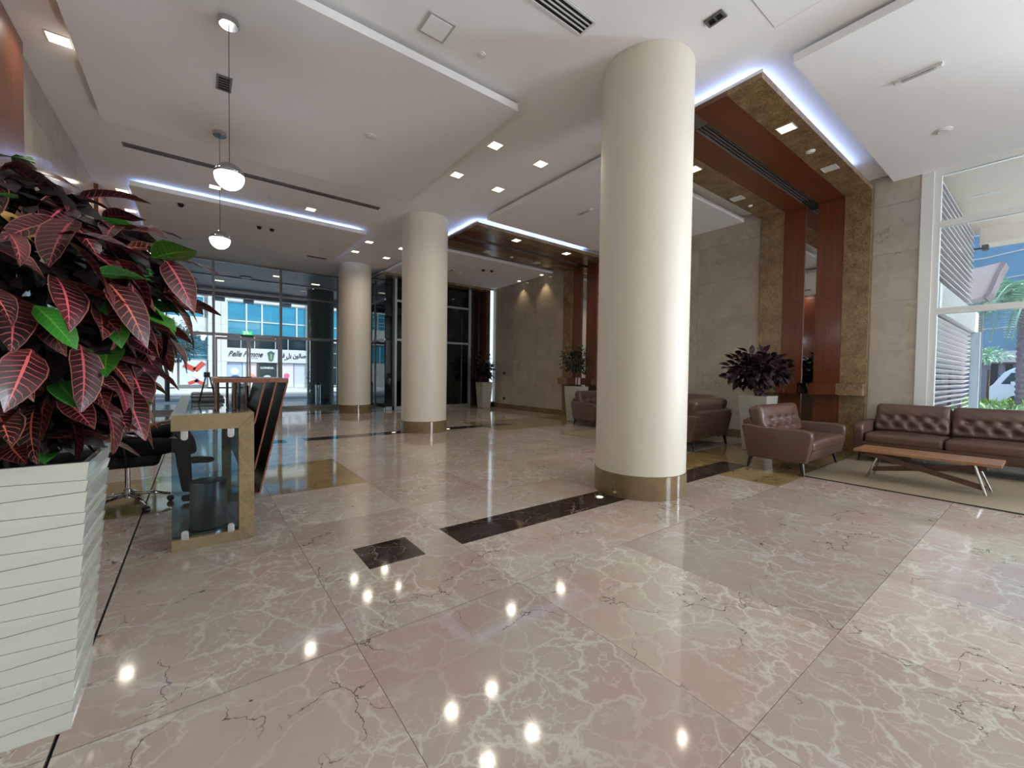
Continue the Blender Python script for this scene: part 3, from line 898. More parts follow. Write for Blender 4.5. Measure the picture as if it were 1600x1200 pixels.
# tree, bollards, planter bowls
rt_ = random.Random(3)
t = thing('street_tree', 'feathery dusty-green tree on the street, left of the entrance door', 'tree', (-1.15, 25.5, 0))
B().tube([(0, 0, -.1), (.05, 0, .9), (-.1, .05, 1.7)], .09, r2=.06).obj('trunk', STEM, t, smooth=True)
B().tube([(-.05, 0, 1.5), (.5, 0, 2.2), (.9, .1, 2.6)], .05, r2=.02).obj('branch', STEM, t, smooth=True)
B().tube([(-.1, 0, 1.5), (-.6, 0, 2.3)], .05, r2=.02).obj('branch', STEM, t, smooth=True)
leaf_cloud('foliage', blob_pts((.35, 0, 2.55), (1.15, 1.0, .85), 1900, rt_, .3) + blob_pts((-.6, 0, 2.9), (1.4, 1.2, 1.2), 1800, rt_, .3), .16, .06, OUTD, t, rt_, nu=2)
t = thing('street_tree', 'pale leafy tree high at the far left behind the croton, across the street', 'tree', (-2.6, 31, 0))
B().tube([(0, 0, -.1), (.05, 0, 3.9)], .12, r2=.07).obj('trunk', STEM, t, smooth=True)
leaf_cloud('foliage', blob_pts((0, 0, 5.0), (1.3, 1.2, 1.3), 1500, rt_, .3), .18, .09, plain('pale_leaves', '#a9c69c', .6, noise=.3), t, rt_, nu=2)
def bollard(x, y, h, r, mat, label, grp=None):
    o = B().lathe([(r, 0), (r, h * .96), (r * .8, h)], 14, (x, y, -.05)).obj('bollard', mat, smooth='auto')
    tag(o, label, 'bollard', grp)
bollard(-1.0, 22.6, .92, .085, BLACK, 'black bollard on the street just right of the croton leaves')
bollard(7.95, 24.6, 1.02, .085, BLACK, 'black bollard beside the planter bowls outside, right of the far column')
bollard(11.6, 30.2, 1.1, .06, ALUW, 'pale grey bollard across the street between the planter bowls')
bollard(6.7, 32.2, 1.1, .05, ALUW, 'slim pale bollard in front of the salon posters')
bollard(9.95, 24.8, .95, .085, BLACK, 'black bollard partly hidden by the middle round column')
def bowl(x, y, s, label, tl):
    t = thing('planter_bowl', label, 'planter', (x, y, -.03), group='round planter bowls on the street')
    B().lathe([(.22 * s, 0), (.38 * s, .12 * s), (.62 * s, .5 * s), (.70 * s, .62 * s), (.64 * s, .62 * s), (.55 * s, .5 * s)], 28).obj('bowl', CONC, t, smooth='auto')
    t2 = thing('street_shrub', tl, 'shrub', (x, y, .45 * s))
    B().tube([(0, 0, 0), (.03, 0, .5 * s)], .03).obj('stem', STEM, t2)
    leaf_cloud('foliage', blob_pts((0, 0, .85 * s), (.62 * s, .6 * s, .5 * s), 700, rt_, .3), .13, .07, OUTL, t2, rt_, nu=2)
bowl(9.75, 27.0, 1.0, 'grey round planter bowl outside with a bushy shrub, beside the middle column', 'bushy green shrub in the bowl nearest the middle column')
bowl(7.85, 27.4, .95, 'grey round planter bowl half hidden by the far inside column', 'green shrub in the bowl behind the far inside column')
bowl(6.8, 33.0, .75, 'small planter bowl between the dark outside column and the far inside column', 'small shrub between the dark outside column and far inside column')

# ------------------------------------------------------------------ outside, beyond the sofa window
ps = sempty('ground_terrace')
B().box(XR + .16, 15.0, -14, 8, -.2, -.02).obj('pavement', PAVL, ps)
B().box(15.0, 15.2, -14, 8, -.2, .1).obj('kerb', STONE, ps)
B().box(15.2, 17.8, -14, 8, -.2, .02).obj('soil_bed', SOIL, ps)
B().box(17.8, 18.0, -14, 8, -.2, .16).obj('kerb', STONE, ps)
B().box(18.0, 19.4, -14, 12, -.2, -.02).obj('pavement', PAVL, ps)
B().box(19.4, 19.6, -14, 12, -.2, .14).obj('kerb', STONE, ps)
B().box(19.6, 23.0, -14, 12, -.2, .1).obj('soil_bed', SOIL, ps)
B().box(23.0, 60, -30, 19.9, -.3, -.06).obj('road', ROAD, ps)
B().box(-30, XR, -40, YB - .2, -.3, -.05).obj('pavement', PAVL, ps)
B().box(XR, 23, -40, -14, -.3, -.05).obj('pavement', PAVL, ps)
tp = sempty('ceiling_terrace')
B().box(XR + .22, 14.6, -14, 2.6, 4.72, 4.9).obj('soffit', SOFC, tp)
B().box(14.1, 14.6, -14, 1.2, 4.35, 4.72).obj('fascia', SOFC, tp)
t = thing('porch_downlight', 'pale rectangular light in the cream soffit outside the sofa window', 'light', (11.6, .95, 4.72)); B().box(-.07, .07, -.2, .2, -.01, 0).obj('lamp_face', LAMPOFF, t)
# louvre screen with two tiers
t = thing('louvre_screen', 'grey louvre screen outside at the left edge of the sofa window', 'screen', (9.64, 1.32, 0))
R_ = Matrix.Rotation(-.55, 3, 'X')
me1 = B().box(0, 4.5, -.055, .055, -.007, .007, rot=R_).mesh('slat', plain('louvre_metal', '#dddbe0', .5))
me1b = B().box(0, 4.5, -.05, .05, -.007, .007, rot=Matrix.Rotation(.35, 3, 'X')).mesh('slat', MATS['louvre_metal'])
for k in range(15): link('slat', me1b, t, (0, 0, 2.94 + k * .118))
for k in range(24): link('slat', me1, t, (0, 0, .10 + k * .096))
for x in (.9, 3.0, 4.4): B().box(x, x + .05, .06, .12, 0, 4.7).obj('support', ALU, t)
B().box(-.2, 4.9, -.12, .3, 2.38, 2.84).obj('beam', ALUW, t)
B().box(-.2, 4.6, .25, .35, 0, 4.7).obj('back_wall', plain('mauve_wall', '#6b636c', .7), t)
t = thing('steel_post', 'grey-blue steel post outside the sofa window beside the louvres', 'post', (14.2, 1.20, 0))
B().box(-.07, .07, -.07, .07, -.02, 2.38).obj('post', plain('blue_grey_paint', '#9fb0bf', .4), t)
B().box(-.14, .14, -.14, .14, -.02, .02).obj('base_plate', ALU, t)
t = thing('louvre_shutter', 'small pale louvre shutter standing behind the steel post outside', 'screen', (17.0, 1.62, 1.55))
me2 = B().box(-.02, .02, -.26, .26, -.018, .018).mesh('slat', plain('pale_louvre', '#c3d3d8', .5))
for k in range(22): link('slat', me2, t, (0, 0, k * .07))
B().box(.03, .06, -.28, .28, -.05, 1.55).obj('back_panel', ALU, t)
B().box(-.03, .07, -.3, -.26, -1.6, 1.55).obj('frame_post', ALU, t)
B().box(-.03, .07, .26, .3, -1.6, 1.55).obj('frame_post', ALU, t)
# camera and lamp on the louvre corner
t = thing('security_camera', 'dark security camera on the corner of the outside louvre screen', 'camera', (14.05, 1.10, 4.25))
B().box(-.12, .08, -.05, .05, -.05, .05, bev=.01).obj('body', BLACK, t); B().box(-.02, .02, .05, .2, -.015, .015).obj('bracket', BLACK, t)
# curved metal canopy
t = thing('metal_canopy', 'curved pink-grey metal canopy projecting over the terrace outside', 'canopy', (16.3, 0, 0))
cp = [(1.70, 3.34), (1.70, 4.12), (.98, 4.24), (.97, 4.14), (1.07, 3.98), (1.13, 3.75), (1.19, 3.55), (1.27, 3.42)]
B().prism(cp, -.3, .6, axis='X').obj('sheet', plain('pink_grey_metal', '#cfc3c4', .4, metal=.2), t)
B().prism([(.98, 4.25), (.90, 4.22), (1.0, 3.96), (1.06, 3.72), (1.12, 3.52), (1.2, 3.36), (1.27, 3.41), (1.19, 3.55), (1.13, 3.75), (1.07, 3.98)], -.34, .62, axis='X').obj('curved_edge', plain('mauve_metal', '#8b7f86', .5), t)

B().box(.1, .2, 1.66, 1.76, -.04, 3.4).obj('post', ALU, t)
# hedges and grass
rh = random.Random(5)
o = leaf_cloud('low_hedge', [(Vector((rh.uniform(15.3, 17.7), rh.uniform(-4, 3), rh.uniform(.05, .5) + .1 * math.sin(k))), (0, 0, 1)) for k in range(5200)], .16, .08, plain('pale_hedge', '#8fae86', .6, noise=.35, nscale=3), None, rh, nu=2)
tag(o, 'low pale-green clipped shrubs just outside the sofa window', 'hedge')
gp = [(Vector((rh.uniform(19.7, 22.9), rh.uniform(-6, 4), rh.uniform(.1, .32))), (0, 0, 1.6)) for k in range(9000)]
o = leaf_cloud('tall_grass', gp, .36, .04, GRASSM, None, rh, nu=2, droop=.6)
tag(o, 'band of bright green tall grass between terrace and road', 'grass')
# palm
t = thing('palm_tree', 'date palm with rough trunk at the right edge of the sofa window', 'tree', (20.4, .68, 0))
b = B(); pr = []
for k in range(46):
    z = k * .085
    pr += [(.17 + (.035 if k % 2 else 0), z)]
b.lathe(pr, 16).obj('trunk', plain('palm_bark', '#7c7480', .9, noise=.4, nscale=18, bump=.8), t, smooth=False)
fm = plain('palm_leaf', '#93b8a4', .6, noise=.3, nscale=3)
rp = random.Random(9)
def frond_mesh(L, droop, seed):
    q = random.Random(seed); V, F = [], []
    N = 34
    def P(u): return Vector((L * (u - .15 * u * u), 0, L * (.55 * u - droop * u * u)))
    for i in range(N):
        u = .12 + .88 * i / N; p = P(u); l = .52 * math.sin(PI * (.15 + .8 * u)) * L * .36
        for sgn in (-1, 1):
            d = Vector((.55, sgn * .8, -.25 + q.uniform(-.15, .15))).normalized()
            b0 = len(V); V += [p, p + d * l * .5 + Vector((.032, 0, 0)), p + d * l, p + d * l * .5 - Vector((.032, 0, .015))]
            F.append((b0, b0 + 1, b0 + 2, b0 + 3))
    for i in range(10):
        a, c_ = P(i / 10), P((i + 1) / 10); b0 = len(V); w = Vector((0, .02, 0))
        V += [a - w, c_ - w, c_ + w, a + w]; F.append((b0, b0 + 1, b0 + 2, b0 + 3))
    me = bpy.data.meshes.new('frond'); me.from_pydata([tuple(v) for v in V], [], F); me.materials.append(fm); return me
fms = [frond_mesh(2.3, d, i) for i, d in enumerate((.75, .95, 1.15, .5))]
for k in range(44):
    link('frond', fms[k % 4], t, (0, 0, 3.85), (rp.uniform(-.2, .2), rp.uniform(-.5, .35), k * 2.399))
# small tree
t = thing('street_tree', 'small light-green tree over the white van outside the sofa window', 'tree', (25.5, 1.78, 0))
B().tube([(0, 0, -.1), (.05, 0, 1.7)], .05, r2=.03).obj('trunk', STEM, t, smooth=True)
leaf_cloud('foliage', blob_pts((0, .2, 2.3), (.7, .75, .32), 480, rh, .2), .16, .08, plain('mint_leaves', '#9cc4a8', .6, noise=.3), t, rh, nu=2)
# van
t = thing('van', 'white van parked on the road outside the sofa window', 'car', (31.0, 0.0, -.06))
WV = plain('white_paint', '#e9efef', .3, coat=.5)
prof = [(2.05, .35), (2.12, .95), (1.95, 1.15), (1.62, 1.72), (1.35, 1.92), (-2.6, 1.98), (-2.75, 1.85), (-2.8, .35)]
B().prism(prof, -.9, .9, axis='X', bev=.04).obj('body', WV, t, smooth='auto')
gm = plain('van_glass', '#2b4a55', .08)
B().prism([(1.70, 1.18), (1.40, 1.70), (.75, 1.74), (.75, 1.18)], -.915, -.9, axis='X').obj('side_window', gm, t)
B().prism([(.65, 1.18), (.65, 1.74), (-.6, 1.76), (-.6, 1.18)], -.915, -.9, axis='X').obj('side_window', gm, t)
B().prism([(-.7, 1.18), (-.7, 1.76), (-2.4, 1.78), (-2.4, 1.18)], -.915, -.9, axis='X').obj('side_window', gm, t)
B().box(-.8, .8, 1.68, 1.72, 1.2, 1.68, rot=Matrix.Rotation(-.52, 3, 'X')).obj('windscreen', gm, t)
B().box(-1.05, -.9, 1.25, 1.4, 1.1, 1.3, bev=.02).obj('wing_mirror', WV, t)
for y in (1.2, -1.8):
    w = B().lathe([(.33, -.1), (.33, .1)], 24).obj('wheel', BLACK, t, smooth='auto'); w.matrix_local = Matrix.Translation((-.82, y, .33)) @ Matrix.Rotation(PI / 2, 4, 'Y')
# glass office block
t = thing('office_block', 'dark blue glass office block with white floor lines beyond the road', 'building', (40, 3, 0))
B().box(0, 12, -22, 6, 0, 2.4).obj('ground_floor', plain('dim_stone', '#8d8a95', .6, noise=.2), t)
for y in (-2.4, -1.8, -1.2, -.6, .2): B().box(-.08, 0, y, y + .45, 0, 2.3).obj('ground_window', plain('pale_blue_glass', '#9fc4dd', .1), t) if y in (-2.4, -1.8) else B().box(-.08, 0, y, y + .3, 0, 2.3).obj('ground_window', DGLASS, t)
B().box(-.5, 12, -22, 6.2, 2.4, 3.1).obj('white_band', STONE, t)
bgl = plain('deep_blue_glass', '#5f8ea8', .15, metal=.0, noise=.35, nscale=.6)
for k in range(8):
    z = 3.1 + k * 1.55
    o = B().prism([(0, -22), (0, -1.6), (1.2, .2), (1.2, 6), (12, 6), (12, -22)], z, z + 1.47, axis='Z').obj('glass_floor', bgl, t)
    B().prism([(-.06, -22), (-.06, -1.6), (1.14, .2), (1.14, 6), (12, 6), (12, -22)], z + 1.47, z + 1.55, axis='Z').obj('floor_line', STONE, t)
B().box(-1.0, 0, -14, -2.6, 8.0, 15.5).obj('pale_tower', plain('pale_blue_cladding', '#8fc0e6', .3, noise=.1, nscale=.7), t)
B().prism([(-.9, -22), (-.9, -1.9), (-.7, -1.7), (0, -1.6), (0, -22)], 7.2, 7.55, axis='Z').obj('canopy_band', STONE, t)

# ------------------------------------------------------------------ ceiling fittings
def ceil_light(x, y, z, label, on=True, w=.17, power=3.2):
    t = thing('recessed_light', label, 'light', (x, y, z), group='recessed square ceiling lights')
    h = w / 2
    b = B()
    for (a0, a1, c0, c1) in ((-h - .012, h + .012, -h - .012, -h), (-h - .012, h + .012, h, h + .012), (-h - .012, -h, -h, h), (h, h + .012, -h, h)):
        b.box(a0, a1, c0, c1, -.008, 0)
    b.obj('frame', GRILLE, t)
    B().box(-h, h, -h, h, -.004, 0).obj('lamp_face', LAMP if on else LAMPOFF, t)
    if on:
        d = bpy.data.lights.new('lamp_glow', 'AREA'); d.size = w * .9; d.energy = power; d.color = (1, .91, .78); d.spread = math.radians(150)
        o = bpy.data.objects.new('lamp_glow', d); COL.objects.link(o); o.parent = t; o.location = (0, 0, -.012)
    return t
for x, y, l in ((3.54, 5.16, 'lit square ceiling light, nearest of the four between the two front columns'),
                (4.42, 5.15, 'lit square ceiling light close to the big column, nearest pair'),
                (3.55, 6.32, 'lit square ceiling light beside the near raft corner, farther pair left'),
                (4.42, 6.34, 'lit square ceiling light of the farther pair, next to the middle raft'),
                (-1.12, 6.33, 'lit square ceiling light at the upper left corner of the photo'),
                (-1.12, 5.16, 'lit square ceiling light over the near end of the left wall'),
                (.28, 9.55, 'lit ceiling light just left of the near pendant globe'),
                (1.91, 9.57, 'lit ceiling light in front of the blue-lit raft, between pendant and middle column'),
                (3.59, 10.98, 'lit ceiling light right of the blue-lit raft, the nearer one'),
                (3.57, 12.1, 'lit ceiling light right of the blue-lit raft, the farther one'),
                (4.49, 10.98, 'lit ceiling light half hidden by the top of the middle column'),
                (4.49, 12.17, 'lit ceiling light left of the middle column top, above the glass lobby'),
                (-1.12, 10.88, 'lit ceiling light by the left wall above the croton, nearer one'),
                (-1.12, 12.12, 'lit ceiling light by the left wall above the croton, farther one'),
                (3.54, -.54, 'lit ceiling light above the photographer, left'), (4.42, -.54, 'lit ceiling light above the photographer, right')):
    ceil_light(x, y, ZC, l)
for x, y, on, l in ((6.05, 2.22, 1, 'lit square light in the front portal, largest one at upper right'),
                    (7.72, 2.22, 0, 'unlit square light in the front portal, near the pilaster'),
                    (6.14, 3.53, 1, 'lit square light in the front portal, peeking out right of the big column'),
                    (7.75, 3.60, 0, 'unlit square light on the rear strip of the front portal'),
                    (6.12, 7.98, 1, 'lit square light in the middle portal, left one'),
                    (7.81, 8.0, 1, 'lit square light in the middle portal, right one next to the big column'),
                    (6.12, 9.22, 0, 'unlit square light on the rear strip of the middle portal, left one'),
                    (7.81, 9.24, 0, 'unlit square light on the rear strip of the middle portal, right one')):
    ceil_light(x, y, 4.499, l, on)
for y, l in ((10.35, 'round warm spotlight washing the marble wall, nearer one'), (11.55, 'round warm spotlight washing the marble wall, farther one')):
    t = thing('wall_washer', l, 'light', (9.0, y, ZS)); B().lathe([(.07, -.012), (.07, 0)], 20).obj('rim', GRILLE, t); B().lathe([(.055, -.014), (.055, -.0121)], 20).obj('lamp_face', LAMP, t)
    d = bpy.data.lights.new('lamp_glow', 'SPOT'); d.energy = 9; d.color = (1, .8, .5); d.spot_size = math.radians(80); d.spot_blend = .6; d.shadow_soft_size = .04
    o = bpy.data.objects.new('lamp_glow', d); COL.objects.link(o); o.parent = t; o.location = (0, 0, -.03)

def vent(name, label, x0, x1, y0, y1, z, n, along='X', mat=GRILLE, cat='vent'):
    cx, cyy = (x0 + x1) / 2, (y0 + y1) / 2; hx, hy = (x1 - x0) / 2, (y1 - y0) / 2
    t = thing(name, label, cat, (cx, cyy, z)); f = .02
    B().box(-hx, hx, -hy, hy, -.004, 0).obj('back', DARKG, t)
    b = B()
    b.box(-hx, hx, -hy, -hy + f, -.014, -.004); b.box(-hx, hx, hy - f, hy, -.014, -.004)
    b.box(-hx, -hx + f, -hy + f, hy - f, -.014, -.004); b.box(hx - f, hx, -hy + f, hy - f, -.014, -.004)
    b.obj('frame', mat, t)
    for k in range(1, n):
        if along == 'X':
            y = -hy + f + (2 * hy - 2 * f) * k / n
            B().box(-hx + f, hx - f, y - .006, y + .006, -.012, -.004).obj('blade', mat, t)
        else:
            x = -hx + f + (2 * hx - 2 * f) * k / n
            B().box(x - .006, x + .006, -hy + f, hy - f, -.012, -.004).obj('blade', mat, t)
    return t
vent('linear_vent', 'long thin dark slot vent along the ceiling behind the near pendant', -.88, 3.02, 8.55, 8.68, ZC, 3, mat=SLOTG)
vent('ceiling_grille', 'white ceiling grille with four black slots at the top centre, left of the big column', 1.9, 3.06, 2.78, 2.99, ZC, 4)
vent('square_vent', 'small square grey vent behind the near pendant cord', .185, .33, 5.68, 5.97, ZS, 5, mat=SLOTG)
vent('slot_fitting', 'small dark slot fitting in the ceiling right of the big column top', 3.86, 3.97, 1.98, 2.15, ZC, 2, mat=SLOTG)
vent('slot_fitting', 'small dark slot in the raft before the entrance glass, near the twin cameras', 2.5, 3.0, 12.9, 12.98, ZS, 2, mat=SLOTG)
t = thing('access_panel', 'square white access panel in the ceiling right of the near raft', 'panel', (1.885, 3.79, ZC))
B().box(-.14, .14, -.14, .14, -.008, 0).obj('frame', plain('panel_grey', '#b4b3b1', .6), t); B().box(-.115, .115, -.115, .115, -.012, -.008).obj('panel', WHITE, t)
t = thing('access_panel', 'large ceiling access panel outlined at the top edge, left of the bright raft', 'panel', (4.22, 1.52, ZC))
B().box(-.25, .25, -.25, .25, -.003, 0).obj('frame', plain('joint_grey', '#a5a5a5', .7), t); B().box(-.244, .244, -.244, .244, -.005, -.003).obj('panel', WHITE, t)
def disc(name, label, x, y, z, r, cat, dome=False, mat=GRILLE):
    t = thing(name, label, cat, (x, y, z))
    B().lathe([(r * .92, -.012), (r, -.008), (r, 0)], 24).obj('rim', mat, t, smooth='auto')
    if dome: B().lathe([(.001, -.03 - r * .55), (r * .4, -.03 - r * .45), (r * .62, -.02)], 20, cap=False).obj('dome', BLACK, t, smooth=True)
    else: B().lathe([(r * .6, -.022), (r * .75, -.012)], 20).obj('face', LAMPOFF, t, smooth='auto')
    return t
disc('smoke_detector', 'small round white detector in the ceiling between access panel and big column', 2.42, 3.81, ZC, .045, 'detector')
disc('ceiling_speaker', 'round white ceiling speaker in the near raft, centre left', 1.93, 5.84, ZS, .075, 'speaker')
disc('ceiling_speaker', 'round white ceiling speaker in the bright raft at upper right', 7.78, 1.02, ZS, .09, 'speaker')
disc('smoke_detector', 'white round detector on the gold stone of the front portal', 6.93, 2.23, 4.499, .06, 'detector')
disc('smoke_detector', 'tiny white detector on the rear gold strip of the front portal', 8.26, 3.6, 4.499, .04, 'detector')
disc('smoke_detector', 'small white detector hanging under the middle portal', 6.9, 9.2, 4.499, .05, 'detector')
disc('smoke_detector', 'small white detector in the ceiling before the blue-lit raft', 1.15, 9.4, ZC, .05, 'detector')
disc('smoke_detector', 'small white detector on the far right raft left of the twin cameras', 6.82, 11.9, ZS, .06, 'detector')
disc('dome_camera', 'single dome camera with black lens on the blue-lit raft', -.24, 10.5, ZS, .09, 'camera', True)
disc('dome_camera', 'left one of the twin dome cameras on the blue-lit raft', 1.13, 11.0, ZS, .085, 'camera', True)
disc('dome_camera', 'right one of the twin dome cameras on the blue-lit raft', 1.38, 11.0, ZS, .085, 'camera', True)
disc('dome_camera', 'left one of the twin dome cameras on the far right raft', 7.15, 11.0, ZS, .09, 'camera', True)
disc('dome_camera', 'right one of the twin dome cameras on the far right raft', 7.4, 10.9, ZS, .09, 'camera', True)
def emlight(x, y, label, L=.38):
    t = thing('emergency_light', label, 'light', (x, y, ZS))
    B().box(-.035, .035, -L / 2, L / 2, -.02, 0, bev=.006).obj('housing', GRILLE, t)
    B().box(-.02, .02, -L * .33, L * .33, -.032, -.02).obj('tube_cover', plain('grey_tube', '#a9abb0', .4), t)
    for s in (-1, 1): B().box(-.024, .024, s * L * .42 - .02, s * L * .42 + .02, -.028, -.02).obj('end_cap', ALUW, t)
emlight(6.12, 1.01, 'slim white emergency light bar on the bright raft at upper right')
emlight(6.17, 5.83, 'slim emergency light bar on the raft just left of the big column')
emlight(6.43, 11.75, 'slim emergency light bar on the far right raft')

def pendant(x, y, zg, label):
    t = thing('pendant_lamp', label, 'lamp', (x, y, ZS), group='round pendant lamps')
    B().lathe([(.075, -.05), (.08, -.045), (.08, 0)], 28).obj('ceiling_cap', CHROME, t, smooth='auto')
    B().tube([(0, 0, -.05), (0, 0, zg + .12 - ZS)], .003, 6).obj('cord', BLACK, t)
    B().ball((0, 0, zg - ZS), .122, 28, 8, z0=-1, z1=.15).obj('globe', GLOBE, t, smooth=True)
    B().ball((0, 0, zg - ZS), .125, 28, 8, z0=.12, z1=1).obj('chrome_cap', plain('smoked_chrome', '#9a9a9c', .15, metal=.9), t, smooth=True)
    d = bpy.data.lights.new('lamp_glow', 'POINT'); d.energy = 8; d.shadow_soft_size = .1; d.color = (.93, .96, 1)
    o = bpy.data.objects.new('lamp_glow', d); COL.objects.link(o); o.parent = t; o.location = (0, 0, zg - .2 - ZS)
pendant(.25, 4.77, 3.115, 'round white pendant lamp hanging on a long cord, nearer and larger one')
pendant(.26, 7.06, 3.09, 'round white pendant lamp farther away above the entrance glass')

# exit sign on the door transom
t = thing('exit_sign', 'small green running-man exit sign over the entrance doors', 'sign', (1.28, YG - .09, 2.42))
B().box(-.16, .16, -.03, .03, -.07, .0).obj('battery_box', BLACK, t)
B().box(-.13, .13, -.012, .012, 0, .12).obj('sign_plate', plain('exit_green', '#1f8f45', .4, emis='#2fd16a', es=.7), t)
b = B(); b.box(-.02, .02, -.015, -.0121, .03, .085); b.box(.03, .09, -.015, -.0121, .045, .06); b.ball((.0, -.013, .098), .012, 8, 6, sc=(1, .3, 1)); b.box(-.09, -.05, -.015, -.0121, .02, .1)
b.obj('pictogram', plain('exit_white', '#eafff0', .4, emis='#eafff0', es=.7), t)

# floor uplights
for k, (x, y, l) in enumerate(((3.40, 2.92, 'small round floor light with white dots in the dark strip at the big column foot'),
                               (3.36, 8.62, 'small floor light left of the middle column foot'), (4.62, 8.52, 'small floor light right of the middle column foot'))):
    t = thing('floor_light', l, 'light', (x, y, .001))
    B().lathe([(.055, 0), (.05, .004)], 20).obj('bezel', STEEL, t, smooth='auto')
    for a in range(7):
        q = (0, 0) if a == 6 else (.026 * math.cos(a * PI / 3), .026 * math.sin(a * PI / 3))
        B().lathe([(.009, .004), (.008, .006)], 10, (q[0], q[1], 0)).obj('lamp_dot', LAMP, t)

# sockets on the marble wall
for z, l in ((1.31, 'small black switch plate on the far marble wall, upper one'), (.37, 'small black socket on the far marble wall, just above the skirting')):
    o = B().box(XR - .03, XR - .0121, 12.55, 12.67, z - .05, z + .05, bev=.008).obj('wall_socket', BLACK); tag(o, l, 'socket')

# ------------------------------------------------------------------ planters and plants
def planter(x, y, label, top=.46, bot=.34, h=.97, n=17, rz=0):
    t = thing('tiered_planter', label, 'planter', (x, y, 0), rz, group='cream tiered square planters')
    dz = h / n
    for k in range(n):
        z0, z1 = k * dz, (k + 1) * dz
        s0 = (bot + (top - bot) * (k / n)) / 2; s1 = (bot + (top - bot) * ((k + 1) / n)) / 2 + .006
        s0 = s1 - .009
        tl = .016 * (1 if k % 2 else -1)
        b = B(); bm = b.bm
        lo = [bm.verts.new((sx * s0, sy_ * s0, z0 + tl * sx * .5 + .001)) for sx, sy_ in ((-1, -1), (1, -1), (1, 1), (-1, 1))]
        hi = [bm.verts.new((sx * s1, sy_ * s1, z1 + (-tl if k < n - 1 else 0) * sx * .5)) for sx, sy_ in ((-1, -1), (1, -1), (1, 1), (-1, 1))]
        if k == n - 1:
            inn = [bm.verts.new((sx * (s1 - .018), sy_ * (s1 - .018), z1)) for sx, sy_ in ((-1, -1), (1, -1), (1, 1), (-1, 1))]
            ind = [bm.verts.new((sx * (s1 - .022), sy_ * (s1 - .022), z0 + .01)) for sx, sy_ in ((-1, -1), (1, -1), (1, 1), (-1, 1))]
            for i in range(4):
                j = (i + 1) % 4
                bm.faces.new((hi[i], hi[j], inn[j], inn[i])); bm.faces.new((inn[i], inn[j], ind[j], ind[i]))
            bm.faces.new(ind)
        else: bm.faces.new(hi)
        bm.faces.new(lo[::-1])
        for i in range(4):
            j = (i + 1) % 4; bm.faces.new((lo[i], lo[j], hi[j], hi[i]))
        b.obj('tier', GLAZE, t)
    q = top / 2 - .03
    B().box(-q, q, -q, q, h - dz + .012, h - .022).obj('soil', SOIL, t)
    return t
planter(-.54, 2.29, 'large cream tiered planter at the left front corner, holding the red croton')
p2 = planter(7.94, 3.24, 'cream tiered planter behind the leather armchair, holding the dark plant')
planter(8.35, 8.08, 'cream tiered planter beside the far armchair, holding the small ficus tree')
planter(8.62, 13.12, 'tall cream tiered planter in front of the far portal')
planter(-.98, 9.6, 'cream tiered planter by the left wall behind the seated person', top=.5)

rc = random.Random(21)
t = thing('croton_plant', 'big bushy croton with dark red veined leaves filling the left edge', 'plant', (-.54, 2.29, .93))
CC = Vector((-.10, .02, .56))
for k in range(9):
    a = k * 2.4; e = Vector((.30 * math.cos(a), .30 * math.sin(a), .55 + .25 * rc.random()))
    B().tube([(.08 * math.cos(a), .08 * math.sin(a), 0), (e.x * .6, e.y * .6, .3), tuple(e)], .011, 6, r2=.005).obj('stem', STEM, t, smooth=True)
lms = [leaf_mesh('leaf', .20, .092, .35 + .25 * (i % 3), .25 + .1 * (i % 2), wave=.05, mat=CROT, seed=i) for i in range(8)]
lmg = [leaf_mesh('leaf', .17, .09, .3, .25, wave=.04, mat=CROTG, seed=i) for i in range(2)]
# outline radius of the crown by height above the pot (z, radius)
RP = [(-.02, .20), (.06, .30), (.16, .41), (.30, .48), (.45, .54), (.60, .60), (.72, .66), (.82, .63), (.90, .50), (1.0, .35), (1.08, .22), (1.13, .08)]
def rad(z):
    for (a, ra), (b, rb) in zip(RP, RP[1:]):
        if a <= z <= b: return ra + (rb - ra) * (z - a) / (b - a)
    return .05
n = 0; tries = 0
placed = []
while n < 296 and tries < 30000:
    tries += 1
    z = rc.uniform(.05, 1.1); a = rc.uniform(0, 2 * PI)
    R = rad(z)
    if rc.random() > R / .62 + .12: continue
    # keep the half that faces the camera denser
    face = math.cos(a - math.radians(-60))
    if face < -.25 and rc.random() < .75: continue
    k_ = rc.choice((1.0, .97, .9, .8))
    p = Vector((-.03 + (R - .13) * k_ * math.cos(a), (R - .13) * k_ * math.sin(a), z))
    if min([(p - q).length for q in placed] or [1]) < .045: continue
    placed.append(p)
    outd = Vector((math.cos(a), math.sin(a), 0))
    el = (-.5 + 1.3 * max(0, (z - .62)) + rc.uniform(-.6, .6))
    el = max(-1.15, min(.55, el))
    if z < .22: el = rc.uniform(-.25, .5)
    yaw_ = a + rc.uniform(-1.25, 1.25)
    g = rc.random() < (.20 if z > .55 else .08)
    o = link('leaf', (rc.choice(lmg) if g else rc.choice(lms)), t, tuple(p))
    o.rotation_euler = (rc.uniform(-.6, .6), -el, yaw_)
    s_ = rc.uniform(.72, 1.2); o.scale = (s_, s_ * rc.uniform(.9, 1.15), s_)
    n += 1
o = link('leaf', leaf_mesh('leaf', .2, .07, .2, .4, mat=plain('dry_leaf', '#c79a5a', .5)), t, (.04, -.3, .86)); o.rotation_euler = (.4, .7, -.2); o['label'] = 'dry yellow leaf'
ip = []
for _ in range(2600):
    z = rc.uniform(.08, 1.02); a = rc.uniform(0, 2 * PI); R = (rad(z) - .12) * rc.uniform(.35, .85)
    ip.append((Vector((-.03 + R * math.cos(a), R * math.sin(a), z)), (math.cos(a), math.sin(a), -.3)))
leaf_cloud('inner_leaves', ip, .10, .05, plain('shaded_croton', '#1c0d0d', .6, noise=.4), t, rc, nu=3)

